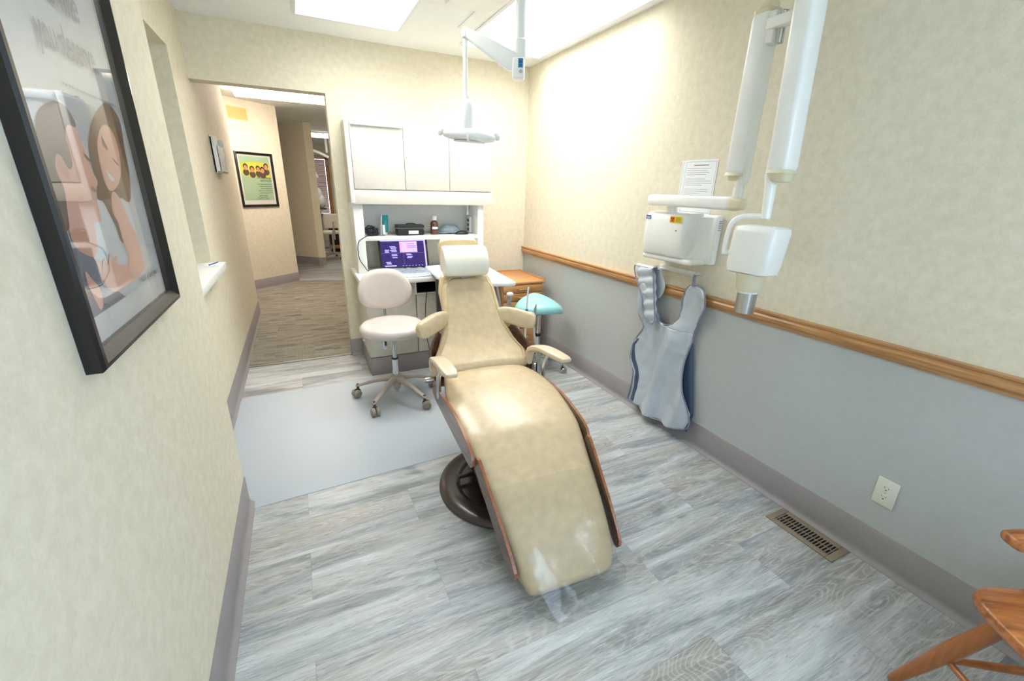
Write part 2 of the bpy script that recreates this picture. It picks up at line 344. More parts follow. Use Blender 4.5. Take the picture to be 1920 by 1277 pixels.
def plane_mw(origin, u, n):
    u = Vector(u).normalized(); n = Vector(n).normalized(); v_ = n.cross(u)
    return Matrix.Translation(origin) @ Matrix((u, v_, n)).transposed().to_4x4()

# ------------------------------------------------------------------ room dimensions
H = 2.44; XL = -2.515; XO = -1.686; HZ = 2.068; XN = -2.351; YN = -1.811; YF = -5.1; YC = 1.805; BB = .15; TH = .13
A_ = Vector((-2.62, 3.08, 0)); B_ = Vector((-2.076, 3.562, 0)); eP = (B_-A_).normalized(); nP = Vector((eP.y, -eP.x, 0))
G1 = Vector((-2.092, 5.389, 0)); G2 = Vector((-1.714, 5.014, 0)); G3 = Vector((-1.591, 5.04, 0))
struct('floor', MB().box(-4.2, 1.2, YF-.2, 10, -.1, 0), 'floor')
# carpet field in the hallway, with metal edge strips
cb = MB(); cb.prism([(XL-.0, .03), (XO, .03), (1.0, .03), (1.0, 2.75), (-2.076+.02, 3.56), (-2.62, 3.1), (-4.0, 2.0), (-4.0, YC), (XL, YC)], .0, .006, 'z')
struct('floor_hall', cb, 'carpet')
struct('trim_threshold', MB().box(XL+.012, XO-.01, .012, .03, 0, .008, .002).box(XL+.03, XL+.034, .05, .052, 0, .007), 'strip')
wd = (Vector((-1.44, 3.39, 0))-B_).normalized()
struct('trim_threshold_hall', MB().tube([B_+Vector((.02, 0, .006)), B_+wd*1.3+Vector((0, 0, .006))], .008, 6, False), 'strip')
# ceiling
RC = .045
cm = MB(); PX = [(-1.84, -1.206, -1.56, -.344), (-.726, -.072, -1.60, -.2975)]
cm.box(-4.2, -1.84, YF-.2, 10, H, H+.1).box(-1.206, -.726, YF-.2, 10, H, H+.1).box(-.072, 1.2, YF-.2, 10, H, H+.1)
for a, b, c, d in PX: cm.box(a, b, YF-.2, c, H, H+.1).box(a, b, d, 10, H, H+.1)
struct('ceiling', cm, 'ceil')
struct('ceiling_grid', MB().box(-.866, -.854, -4.5, -.62, H-.004, H+.01), 'gasket')
# right wall
struct('wall_right', MB().mat(0).box(0, .12, YF-.1, 0.13, .0, .87).mat(1).box(0, .12, -4.18, 0.13, .87, H).box(0, .12, YF-.1, -4.98, .87, H).box(0, .12, -4.98, -4.18, 2.15, H), ['grey', 'cream'])
f4 = MB()
for y in (-4.98, -4.22): f4.box(.02, .07, y, y+.04, .87, 2.15)
for z in (.87, 2.11): f4.box(.02, .07, -4.98, -4.18, z, z+.04)
struct('added_window', f4, 'white')  # unseen window behind the camera, added to brighten the left wall
# back wall with the hallway opening: solid piece plus header
struct('wall_back', MB().box(XO, 0, 0, TH, 0, H).box(XL-.1, XO, 0, TH, HZ, H), 'cream')
# left wall: recessed part with a pass-through opening, and the nearer part that juts out
OY0, OY1, OZ0, OZ1 = -1.55, -.49, .925, 2.137
struct('wall_left', MB().box(XL-.13, XL, YN, OY0, 0, H).box(XL-.13, XL, OY1, YC, 0, H).box(XL-.13, XL, OY0, OY1, 0, OZ0).box(XL-.13, XL, OY0, OY1, OZ1, H), 'cream')
struct('wall_left_front', MB().box(XN-.4, XN, YF-.1, YN, 0, H), 'cream')
struct('wall_left_light_stop', MB().box(XL-.75, XL-.70, OY0-.1, OY1+.1, 0, H).box(XL-.72, XL-.13, OY1, OY1+.05, 0, H).box(XL-.72, XL-.13, OY0-.05, OY0, 0, H), 'cream')  # unseen closed backing added behind the pass-through to stop light leaks
# wall behind the camera with a window opening
struct('wall_front', MB().box(XN-.4, .1, YF-.1, YF, 0, .75).box(XN-.4, .1, YF-.1, YF, 2.15, H).box(XN-.4, -1.75, YF-.1, YF, .75, 2.15).box(-.97, .1, YF-.1, YF, .75, 2.15), 'cream')
fm = MB()
for x in (-1.75, -1.01): fm.box(x, x+.04, YF-.07, YF-.02, .75, 2.15)
for z in (.75, 2.11): fm.box(-1.75, -.97, YF-.07, YF-.02, z, z+.04)
struct('window_1', fm, 'white')
# hallway walls
pw0 = A_ - eP*2.0
struct('wall_hall_left', MB().prism([(pw0.x, pw0.y), (B_.x, B_.y), (B_.x-.12, B_.y+.12), (-2.3, 5.0), (-3.2, 6), (pw0.x, pw0.y+4)], 0, H, 'z'), 'cream')
q = G2 + (G1-G2)*2.2
struct('wall_hall_middle', MB().prism([(G2.x, G2.y), (G3.x, G3.y), (G3.x-.9, G3.y+.95), (q.x, q.y)], 0, H, 'z'), 'cream')
struct('wall_hall_right', MB().box(1.0, 1.1, .13, 9.6, 0, H).box(-.0, 1.0, .1, .13, 0, H), 'cream')
struct('wall_hall_far', MB().box(-4.2, -2.25, 9.3, 9.4, 0, H).box(-2.25, -1.14, 9.3, 9.4, 0, .70).box(-2.25, -1.14, 9.3, 9.4, 2.1, H).box(-1.14, 1.1, 9.3, 9.4, 0, H), 'cream')
struct('wall_hall_near', MB().box(-4.2, XL-.13, .9, 1.0, 0, H).box(-4.2, -4.1, .9, 9.4, 0, H), 'cream')
# window with wooden blinds at the far end
wf = MB().box(-2.3, -1.07, 9.27, 9.31, .63, .72).box(-2.3, -1.07, 9.27, 9.31, 2.08, 2.17).box(-1.16, -1.07, 9.27, 9.31, .63, 2.17).box(-2.3, -2.2, 9.27, 9.31, .63, 2.17)
win2 = struct('window_2', wf, 'oakz')
bl = MB()
for i in range(44): bl.box(-2.2, -1.17, -.012, .012, -.0014, .0014, T=Matrix.Translation((0, 9.33, .74+i*.0305)) @ Matrix.Rotation(math.radians(74), 4, 'X'))
o_ = obj('blind', bl, 'blind', win2)
obj('pane', MB().box(-2.2, -1.16, 9.385, 9.39, .72, 2.08), 'winglow', win2)
win3 = struct('window_3', MB().box(-1.0, -.2, 9.27, 9.31, .70, .76), 'oakx')
obj('shade', MB().box(-1.0, -.2, 9.285, 9.295, .76, 2.0), 'winglow', win3)

# baseboards (rubber cove base)
def baseboard(name, a, b, n):
    """a->b along the wall foot, n = direction into the room"""
    a = Vector(a); b = Vector(b); n = Vector(n).normalized(); up = Vector((0, 0, 1))
    prof = [(0.0005, BB), (.004, BB-.003), (.004, .03), (.006, .018), (.012, .009), (.024, .004), (.026, .0015), (.026, .0003), (.0005, .0003)]
    return struct(name, MB().skin([[p + n*x + up*z for x, z in prof] for p in (a, b)]), 'base', sharp=60)
baseboard('baseboard_right', (0, YF, 0), (0, 0, 0), (-1, 0, 0))
baseboard('baseboard_back', (0, 0, 0), (XO, 0, 0), (0, -1, 0))
baseboard('baseboard_opening', (XO, -.004, 0), (XO, TH, 0), (-1, 0, 0))
baseboard('baseboard_left', (XL, YN+.02, 0), (XL, YC, 0), (1, 0, 0))
baseboard('baseboard_left_front', (XN, YF, 0), (XN, YN+.005, 0), (1, 0, 0))
baseboard('baseboard_left_return', (XN+.004, YN, 0), (XL, YN, 0), (0, 1, 0))
baseboard('baseboard_hall_left', A_-eP*.9, B_, nP)
e2 = (G2-G1).normalized(); baseboard('baseboard_hall_middle', G1-e2*.6, G2, Vector((-.707, -.707, 0)))
e3 = (G3-G2).normalized(); baseboard('baseboard_hall_end', G2, G3, Vector((e3.y, -e3.x, 0)))
# chair rail, moulded oak
rp = [(0, .845), (-.010, .846), (-.012, .853), (-.017, .860), (-.024, .868), (-.025, .884), (-.020, .892), (-.021, .898), (-.027, .903), (-.026, .910), (0, .912)]
struct('trim_chair_rail', MB().skin([[Vector((x, y, z)) for x, z in rp] for y in (-4.17, -.001)]), 'oak', sharp=30)
# sill of the pass-through
sill = MB().box(XL-.13, XL+.075, OY0, OY1, .895, .94, .004).box(XL, XL+.075, OY1-.001, OY1+.012, .895, .94, .003)
struct('trim_sill', sill, 'white')
tag(obj('notepad', MB().mat(0).box(-.04, .04, -.06, .06, 0, .004).mat(1).tube([(-.01, -.05, .008), (.02, .06, .008)], .004, 8, False), ['paper', 'navy'], loc=(XL+.02, -.60, .9405)), 'white notepad with a blue pen on the white sill of the left wall', 'notepad')

# ------------------------------------------------------------------ ceiling lights
def troffer(x0, x1, y0, y1, label):
    t = thing('ceiling_light', label, 'ceiling light', ((x0+x1)/2, (y0+y1)/2, H), 0, 'flush ceiling panels of the treatment room')
    a, b = (x1-x0)/2, (y1-y0)/2
    f = MB(); e = .018
    for sx in (-1, 1):
        f.prism([(sx*(a+e), -.0008), (sx*(a+e), -.005), (sx*(a-.003), -.007), (sx*(a-.012), RC), (sx*(a-.0005), RC+.004), (sx*(a-.0005), -.0008)], -b, b, 'y')
        f.prism([(sx*(b+e), -.0008), (sx*(b+e), -.005), (sx*(b-.003), -.007), (sx*(b-.012), RC), (sx*(b-.0005), RC+.004), (sx*(b-.0005), -.0008)], -a, a, 'x')
    obj('frame', f, 'gasket', t)
    obj('diffuser', MB().box(-a+.001, a-.001, -b+.001, b-.001, RC, RC+.01), 'diff', t)
troffer(-1.84, -1.206, -1.56, -.344, 'flush fluorescent ceiling panel over the workstation, the smaller-looking one on the left')
troffer(-.726, -.072, -1.60, -.2975, 'large bright flush ceiling panel next to the right wall, behind the lamp pole')
def wrap_light(name, x0, x1, yc, wy, label, mat):
    t = thing(name, label, 'ceiling light', ((x0+x1)/2, yc, H), 0, 'wraparound lights in the hallway'); a = (x1-x0)/2
    obj('housing', MB().box(-a, a, -wy*.5-.02, wy*.5+.02, -.02, -.0005, .003), 'white', t)
    prof = [(-wy/2, -.02), (-wy/2, -.045), (-wy*.38, -.07), (-wy*.15, -.082), (wy*.15, -.082), (wy*.38, -.07), (wy/2, -.045), (wy/2, -.02)]
    obj('diffuser', MB().skin([[Vector((x, p[0], p[1])) for p in prof] for x in (-a+.01, a-.01)]), mat, t)
wrap_light('hall_light', -2.46, -1.22, 2.45, .30, 'long wraparound hallway light seen just under the door header', 'halldiff')
wrap_light('far_hall_light', -1.75, -.5, 6.6, .30, 'second wraparound light further down the hallway', 'fardiff')

# ------------------------------------------------------------------ dental patient chair
CH = thing('dental_chair', 'reclined tan vinyl dental patient chair with walnut side panels on a round dark base', 'dental chair', (-1.176, -2.156, 0), math.radians(-4))
def section(w, th, crown, n=36, e=.42, e2=.55):
    """closed ring in (x, n) : top surface at n=0, body below"""
    out = []
    for k in range(n):
        a = 2*PI*k/n; c, s_ = math.cos(a), math.sin(a)
        x = w*math.copysign(abs(c)**e, c); h = math.copysign(abs(s_)**e2, s_)
        y = th/2*h - th/2
        if s_ > 0: y += crown*(1-(x/w)**2)
        out.append((x, y))
    return out
def cushion_mb(prof, ws, th, crown=.012, off=0, endr=.03, xoff=None, e=.42, mb=None, thf=None):
    """prof: list of (y,z) along top midline; ws half widths"""
    mb = mb or MB(); P = [Vector((0, y, z)) for y, z in prof]
    # densify
    PP, WW, XX, TT = [], [], [], []
    xo = xoff or [0]*len(P); tf = thf or [1]*len(P)
    for i in range(len(P)-1):
        p0, p1, p2, p3 = P[max(i-1, 0)], P[i], P[i+1], P[min(i+2, len(P)-1)]
        for k in range(5):
            t = k/5
            PP.append(.5*((2*p1)+(-p0+p2)*t+(2*p0-5*p1+4*p2-p3)*t*t+(-p0+3*p1-3*p2+p3)*t**3)); tt = t*t*(3-2*t)
            WW.append(ws[i]*(1-t)+ws[i+1]*t); XX.append(xo[i]*(1-t)+xo[i+1]*t); TT.append(tf[i]*(1-t)+tf[i+1]*t)
    PP.append(P[-1]); WW.append(ws[-1]); XX.append(xo[-1]); TT.append(tf[-1])
    rings = []
    N_ = len(PP)
    for i, p in enumerate(PP):
        t = (PP[min(i+1, N_-1)]-PP[max(i-1, 0)]).normalized(); n = Vector((0, -t.z, t.y))
        if n.z < 0: n = -n
        ends = []
        if i == 0: ends = [(-1, .25, .30), (-.72, .62, .09), (-.35, .87, .02), (0, 1, 0)]
        elif i == N_-1: ends = [(0, 1, 0), (.35, .87, .02), (.72, .62, .09), (1, .25, .30)]
        else: ends = [(0, 1, 0)]
        for dt, s_, sw in ends:
            hh = th*TT[i]
            sec = section(WW[i]*(1-sw*.5)+off, hh*s_+2*off, crown*s_, e=e)
            rings.append([p + t*(dt*endr) + Vector((x+XX[i], 0, 0)) + n*(y-hh*(1-s_)/2+off) for x, y in sec])
    return mb.skin(rings)
SEAT = [(.335, .502), (.25, .512), (.15, .512), (0, .492), (-.11, .472), (-.216, .447), (-.29, .412), (-.361, .370), (-.478, .296), (-.593, .208), (-.667, .132), (-.700, .088)]
SW = [.235, .25, .27, .285, .282, .27, .258, .246, .228, .212, .20, .178]
st = obj('seat_cushion', cushion_mb(SEAT, SW, .085, .012, endr=.03), 'tan', CH)
# wrinkle welts at the rear of the seat
BACK = [(.34, .535), (.40, .575), (.46, .628), (.515, .70), (.56, .77), (.605, .835), (.645, .89), (.672, .925)]
BW = [.262, .268, .225, .188, .172, .165, .16, .135]
bc = obj('back_cushion', cushion_mb(BACK, BW, .075, .010, endr=.03), 'tan', CH)
# piping line along the face of the backrest
def face_pt(prof, ws, i, t, inset, side, lift):
    p = Vector((0, prof[i][0]*(1-t)+prof[i+1][0]*t, prof[i][1]*(1-t)+prof[i+1][1]*t)); w_ = ws[i]*(1-t)+ws[i+1]*t
    d = Vector((0, prof[i+1][0]-prof[i][0], prof[i+1][1]-prof[i][1])).normalized(); n = Vector((0, -d.z, d.y)); n = n if n.z > 0 else -n
    return p + n*lift + Vector((side*(w_-inset), 0, 0))
pp = [face_pt(BACK, BW, i, t, .026, -1, -.002) for i in range(7) for t in (0, .5)] + [Vector((-.10, .678, .940)), Vector((0, .684, .948)), Vector((.10, .678, .940))]
pp += [face_pt(BACK, BW, i, t, .026, 1, -.002) for i in reversed(range(7)) for t in (.5, 0)]
obj('piping', MB().tube(pp, .0035, 6), 'cushedge', bc)
# rear padding of the backrest (seen past the left edge) and the rear headrest pad
RB = [(.50, .62), (.60, .76), (.68, .87), (.725, .94)]
obj('rear_pad', cushion_mb(RB, [.15, .165, .17, .15], .05, .0, endr=.025), 'cushedge', CH)
obj('rear_headrest', cushion_mb([(.765, .985), (.79, 1.05), (.815, 1.115), (.822, 1.135)], [.12, .125, .125, .112], .055, .004, endr=.022, xoff=[-.01]*4), 'cushedge', CH)
# headrest pillow: a soft rounded wedge running across the chair
hp = [(.735, 1.115), (.715, 1.124), (.680, 1.110), (.645, 1.075), (.622, 1.035), (.622, .99), (.640, .96), (.670, .948), (.710, .955), (.745, .985), (.762, 1.03), (.757, 1.08)]
rings = []; cyh, czh = .69, 1.035
for dx, s_ in [(-.130, .80), (-.130, .92), (-.124, .97), (-.11, .995), (-.06, 1.0), (0, 1.01), (.06, 1.0), (.11, .995), (.124, .97), (.130, .92), (.130, .80)]:
    rings.append([Vector((dx-.012, cyh+(y-cyh)*s_, czh+(z-czh)*s_)) for y, z in hp])
obj('headrest', MB().skin(rings), 'creamv', CH, sub=2, label='cream headrest pillow')
obj('headrest_bracket', MB().box(-.03, .03, .70, .79, .93, .95, .004).box(-.025, .025, .755, .80, .90, 1.0, .004), 'steel', CH)
# walnut shell around the lower back
def shell_ring(y, z, w_, dep, n):
    o = []; t = .012
    for sgn in (1, -1):
        k = range(13) if sgn == 1 else reversed(range(13))
        for i in k:
            a = PI*i/12; ww = w_ - (0 if sgn == 1 else t); dd = dep - (0 if sgn == 1 else t)
            x = -math.copysign(abs(math.cos(a))**.55, math.cos(a))*ww; dn = -dd*math.sin(a)**.6
            o.append(Vector((x, y, z)) + n*(dn+.0))
    return o
sn = Vector((0, -.66, .75)).normalized(); rings = []
for y, z, w_, dp in [(.30, .455, .272, .03), (.33, .49, .288, .055), (.375, .54, .297, .09), (.43, .595, .290, .09), (.47, .645, .262, .085), (.505, .69, .225, .08)]:
    rings.append(shell_ring(y, z, w_, dp, sn))
obj('back_shell', MB().skin(rings), 'walnut', CH)
# padded wings beside the shoulders
for s_ in (-1, 1):
    pts = [Vector((s_*x, y, z)) for x, y, z in [(.135, .575, .728), (.18, .562, .735), (.235, .525, .728), (.285, .485, .715), (.322, .455, .708), (.343, .44, .706)]]
    rr = [.040, .050, .052, .052, .047, .026]; rings = []
    for i, p in enumerate(pts):
        t = (pts[min(i+1, 5)]-pts[max(i-1, 0)]).normalized(); up = Vector((0, .25, .97)); up = (up-t*up.dot(t)).normalized(); v_ = t.cross(up)
        rings.append([p + up*rr[i]*math.copysign(abs(math.sin(a))**.7, math.sin(a)) + v_*rr[i]*.62*math.copysign(abs(math.cos(a))**.7, math.cos(a)) for a in [2*PI*k/24 for k in range(24)]])
    obj('wing_pad', MB().skin(rings), 'tan', CH, sub=1)
# armrests
for s_ in (-1, 1):
    ax = (lambda y: .262+(.33-y)*.40) if s_ > 0 else (lambda y: -.284+(.33-y)*.14)
    pts = [(ax(.33), .335, .485), (ax(.33), .348, .545), (ax(.32), .328, .595), (ax(.27), .27, .617), (ax(.20), .20, .617), (ax(.13), .13, .606), (ax(.075), .075, .593)]
    W_ = [.018, .022, .030, .038, .040, .039, .036]; T_ = [.012, .013, .016, .017, .017, .016, .015]
    P = [Vector(p) for p in pts]; rings = []
    for i, p in enumerate(P):
        t = (P[min(i+1, 6)]-P[max(i-1, 0)]).normalized(); x_ = Vector((1, 0, 0)); n = t.cross(x_)
        rings.append([p + x_*W_[i]*math.copysign(abs(math.cos(a))**.5, math.cos(a)) + n*T_[i]*math.copysign(abs(math.sin(a))**.5, math.sin(a)) for a in [2*PI*k/20 for k in range(20)]])
    arm = obj('armrest', MB().skin(rings), 'armtan', CH, sub=1, sharp=50)
    obj('armrest_post', MB().tube([(ax(.20), .20, .61), (s_*.288, .205, .54), (s_*.292, .21, .43)], .010, 12).box(ax(.27)-.010, ax(.27)+.010, .262, .278, .42, .60), 'chrome', CH)
    obj('armrest_hinge', MB().cyl((s_*.287, .34, .475), (s_*.325, .34, .475), .017).sphere((s_*.325, .34, .475), .016), 'steel', CH)
# walnut seat side panels: side profile in (y,z), thin in x and leaning out
for s_ in (-1, 1):
    def sidepanel(prof, xa, xb, y0, y1, th):
        mb = MB(); n = len(prof)
        def X(y): return xa + (xb-xa)*(y-y0)/(y1-y0)
        A = [mb.bm.verts.new((s_*X(y), y, z)) for y, z in prof]; B2 = [mb.bm.verts.new((s_*(X(y)+th), y, z)) for y, z in prof]
        mb.mat(0); mb._f(list(reversed(A))); mb._f(B2)
        mb.mat(1)
        for i in range(n): mb._f([A[i], A[(i+1) % n], B2[(i+1) % n], B2[i]])
        return mb
    pr = [(.305, .452), (.15, .475), (0, .482), (-.10, .478), (-.19, .462), (-.26, .446), (-.295, .428), (-.315, .40), (-.318, .375), (-.30, .358), (-.27, .352), (-.10, .362), (.10, .375), (.28, .39), (.33, .405), (.34, .425), (.33, .442)]
    obj('side_panel', sidepanel(pr, .283, .262, .30, -.31, .013), ['walnut', 'plyedge'], CH, sharp=30)
    pr = [(-.325, .418), (-.345, .420), (-.365, .408), (-.47, .325), (-.56, .255), (-.64, .182), (-.665, .150), (-.668, .125), (-.655, .108), (-.635, .105), (-.60, .125), (-.50, .205), (-.40, .285), (-.325, .345), (-.305, .375), (-.308, .402)]
    obj('leg_panel', sidepanel(pr, .250, .214, -.31, -.66, .012), ['walnut', 'plyedge'], CH, sharp=30)
obj('seat_frame', MB().box(-.225, .225, -.17, .30, .375, .41, .01).box(-.2, .2, -.22, -.16, .33, .37, .01), 'blackm', CH)
obj('leg_frame', MB().box(-.19, .19, -.18, .18, -.015, .015, .004, T=Matrix.Translation((0, -.46, .215)) @ Matrix.Rotation(math.radians(37), 4, 'X')), 'blackm', CH)
# lift housing on the base: wood-clad sloping sides over a dark pedestal
hz = MB().prism([(.27, .29), (.27, .36), (-.10, .36), (-.30, .245), (-.30, .06), (-.12, .045), (.12, .045)], -.155, .155, 'x', .006)
hs = obj('lift_housing', hz, 'blackm', CH)
for s_ in (-1, 1):
    pr = [(.24, .30), (.22, .33), (.10, .285), (-.10, .215), (-.27, .155), (-.305, .13), (-.31, .08), (-.27, .062), (-.12, .062), (.0, .10), (.16, .18)]
    mb = MB(); mb.mat(0).prism(pr, s_*.156, s_*.170, 'x')
    sp_ = obj('housing_side', mb, 'walnut', CH)
    obj('access_plug', MB().cyl((s_*.170, -.12, .135), (s_*.174, -.12, .135), .022), 'black', sp_)
obj('base_plate', MB().lathe([(.0, .0), (.335, .0), (.340, .006), (.338, .016), (.325, .026), (.30, .033), (.262, .036), (.248, .034), (.240, .026), (.235, .018), (.12, .018), (.0, .018)], seg=72), 'darkmetal', CH, sharp=50)
obj('pedestal', MB().lathe([(.0, .016), (.135, .016), (.13, .05), (.11, .07), (.10, .12), (.0, .12)], seg=40), 'darkmetal', CH)
obj('foot_lever', MB().box(-.235, -.15, .045, .065, .045, .060, .002), 'darkmetal', CH)
# clear plastic sleeve over the foot end, its empty corner hanging past the cushion
sl = []
sprof = [(-.43, .333), (-.478, .300), (-.54, .255), (-.593, .213), (-.64, .168), (-.667, .137), (-.70, .098)]
swid = [.246, .236, .226, .219, .214, .208, .20]
for (y, z), w_ in zip(sprof, swid):
    i = sprof.index((y, z)); a = sprof[max(i-1, 0)]; b = sprof[min(i+1, 6)]; d = Vector((0, b[0]-a[0], b[1]-a[1])).normalized(); n = Vector((0, -d.z, d.y)); n = n if n.z > 0 else -n
    sl.append([Vector((0, y, z)) + Vector((x, 0, 0)) + n*(yy+.012) for x, yy in section(w_, .105, .014, 36, .42)])
for yy0, zz0, w_, th_, dl in [(-.738, .062, .185, .070, .02), (-.765, .05, .165, .040, .035), (-.79, .046, .148, .012, .045)]:
    sl.append([Vector((x+.012+.6*dl, yy0 + (.9*dl if x > 0 else -.2*dl)*abs(x)/.19 + .3*yy, zz0 + dl*(x/.19)*.75 + yy + th_/2)) for x, yy in section(w_, th_, .0, 36, .6)])
obj('plastic_sleeve', MB().skin(sl, cap0=False, cap1=False), 'film', CH, sharp=80, label='clear plastic sleeve over the foot end')

# ------------------------------------------------------------------ chair mat (translucent)
mp = [(-2.335, -1.86), (-1.0, -1.80), (-1.0, -.60), (-1.06, -.57)] + [(-2.44+.05*math.cos(a), -.585-.05+.05*math.sin(a)) for a in [PI/2+PI/2*k/6 for k in range(7)]] + [(-2.49, -1.0), (-2.49, -1.79), (-2.345, -1.80)]
tag(obj('chair_mat', MB().prism(mp, .0005, .004, 'z'), 'mat'), 'translucent plastic chair mat on the floor under the operator stool', 'floor mat')

# ------------------------------------------------------------------ casters / stools
def caster(parent, x, y, ang, mat_w='caster', mat_f='warmgrey', s=1.0, z0=0.0):
    """twin-wheel caster whose stem is at x, y"""
    R = Matrix.Translation((x, y, z0)) @ Matrix.Rotation(ang, 4, 'Z') @ Matrix.Scale(s, 4)
    c = MB()
    for sg in (-1, 1):
        c.mat(0)
        prof = [(0, .010), (.0, .0), ]
        ring_list = []
        for r, h in [(.006, .023), (.018, .024), (.0235, .021), (.025, .015), (.025, .006), (.022, .003), (.006, .003)]:
            ring_list.append([R @ Vector((.012+r*math.cos(a), sg*h, .025+r*math.sin(a))) for a in [2*PI*k/24 for k in range(24)]])
        c.skin(ring_list)
        c.mat(1)
        c.skin([[R @ Vector((.012+r*math.cos(a), sg*h, .025+r*math.sin(a))) for a in [2*PI*k/24 for k in range(24)]] for r, h in [(.0175, .0235), (.0175, .0255), (.001, .0265)]])
    c.mat(2); c.cyl(R @ Vector((0, 0, .03)), R @ Vector((0, 0, .085)), .008*s, seg=12)
    c.sphere(R @ Vector((.006, 0, .040)), .020*s, .008*s, .016*s, 12)
    return obj('caster', c, [mat_w, 'caster', 'casterdark'], parent, sharp=40)
STL = thing('operator_stool', 'greige round-backed stool on five casters standing on the chair mat', 'stool', (-1.49, -.985, 0))
ang0 = math.atan2(-1.206+.985, -1.694+1.49)
stb = MB()
for k in range(5):
    a = ang0 + 2*PI*k/5; d = Vector((math.cos(a), math.sin(a), 0)); v_ = Vector((-d.y, d.x, 0)); rings = []
    for r, z, hw, hh in [(.02, .155, .024, .022), (.07, .15, .020, .018), (.14, .135, .017, .013), (.22, .108, .015, .010), (.275, .092, .014, .009), (.290, .090, .010, .007)]:
        rings.append([d*r + v_*(hw*math.copysign(abs(math.cos(b))**.6, math.cos(b))) + Vector((0, 0, z+hh*math.copysign(abs(math.sin(b))**.6, math.sin(b)))) for b in [2*PI*j/16 for j in range(16)]])
    obj('leg', MB().skin(rings), 'warmgrey', STL, sharp=50)
    cs = caster(STL, d.x*.277, d.y*.277, a+.9, 'caster', s=1.16, z0=.0045)
obj('hub', MB().lathe([(0, .075), (.022, .075), (.028, .10), (.040, .135), (.042, .165), (.036, .18), (0, .18)], seg=28), 'warmgrey', STL)
obj('gas_lift', MB().lathe([(0, .05), (.014, .05), (.014, .17), (.0215, .175), (.0215, .30), (.014, .302), (.014, .49), (0, .49)], seg=28), 'chrome', STL)
obj('lift_collar', MB().cyl((0, 0, .30), (0, 0, .308), .0235), 'black', STL)
obj('seat_plate', MB().box(-.09, .09, -.09, .10, .482, .492, .003).box(-.02, .02, .08, .30, .484, .492), 'steel', STL)
obj('lever', MB().tube([(-.05, .0, .478), (-.12, -.0, .475), (-.20, .0, .462)], .006, 8).box(-.085, -.055, -.06, -.035, .40, .47, .003), 'chrome', STL)
prof = [(.0, .490), (.17, .490), (.205, .500), (.216, .520), (.213, .542), (.195, .560), (.15, .567), (.08, .564), (0, .560)]
obj('seat', MB().lathe(prof, seg=48), 'stoolv', STL, sharp=60)
# backrest: padded rounded shape, slightly curved
rings = []
for f_, dn in [(.3, .030), (.75, .030), (.93, .026), (1.0, .012), (1.0, -.006), (.93, -.020), (.75, -.026), (.3, -.028)]:
    rg = []
    for k in range(48):
        a = 2*PI*k/48; c_, s_ = math.cos(a), math.sin(a)
        x = .185*math.copysign(abs(c_)**.75, c_)*f_; z = (.145 if s_ > 0 else .135)*math.copysign(abs(s_)**.85, s_)*f_
        x *= 1.0 - .12*(z/.15)*(1 if z > 0 else .3)
        rg.append(Vector((x, .235 - dn - .06*(x/.185)**2*.6 + .10*z, .742+z)))
    rings.append(rg)
obj('backrest', MB().skin(rings), 'stoolb', STL, sharp=60)
obj('back_bracket', MB().tube([(0, .14, .487), (0, .26, .49), (0, .30, .55), (0, .285, .70)], .012, 10, flat=.5), 'steel', STL)

SAD = thing('saddle_stool', 'teal saddle-shaped stool with chrome base beside the right wall', 'stool', (-.31, -.90, 0))
for k in range(5):
    a = math.atan2(-1.09+.90, -.13+.31) + 2*PI*k/5; d = Vector((math.cos(a), math.sin(a), 0))
    obj('leg', MB().tube([d*.02+Vector((0, 0, .115)), d*.10+Vector((0, 0, .12)), d*.17+Vector((0, 0, .112)), d*.215+Vector((0, 0, .092)), d*.228+Vector((0, 0, .07))], [.014, .017, .017, .016, .012], 12), 'chrome', SAD)
    caster(SAD, d.x*.228, d.y*.228, a+.6, 'chrome')
obj('column', MB().cyl((0, 0, .08), (0, 0, .30), .024).cyl((0, 0, .31), (0, 0, .50), .015).lathe([(0, .09), (.035, .095), (.035, .14), (0, .145)], seg=24), 'chrome', SAD)
obj('column_collar', MB().cyl((0, 0, .295), (0, 0, .315), .027), 'black', SAD)
g = MB(); nx, ny = 26, 26; top = []; 
def sadf(u, v_):
    # u lateral -1..1, v front(-)/back(+)
    x = .205*u; y = .165*v_*(1-.12*abs(u))
    z = .600 - .058*abs(u)**2.2 - .030*max(0, -v_)**2*(1-.5*abs(u)) + .022*max(0, v_)**2 + .010*math.exp(-(u/.28)**2)
    return x, y, z
rings = []
for zz, f_ in [(0, .25), (0, .6), (0, .80), (-.005, .91), (-.020, .985), (-.042, 1.0), (-.062, .96), (-.074, .84), (-.076, .4)]:
    rg = []
    for k in range(48):
        a = 2*PI*k/48; x, y, z = sadf(math.cos(a)*f_, math.sin(a)*f_); rg.append(Vector((x, y, z+zz)))
    rings.append(rg)
obj('seat', MB().skin(rings), 'teal', SAD, sharp=80, rot=(0, 0, math.radians(-14)))
obj('seat_plate', MB().box(-.08, .08, -.08, .08, .495, .507, .003), 'black', SAD)

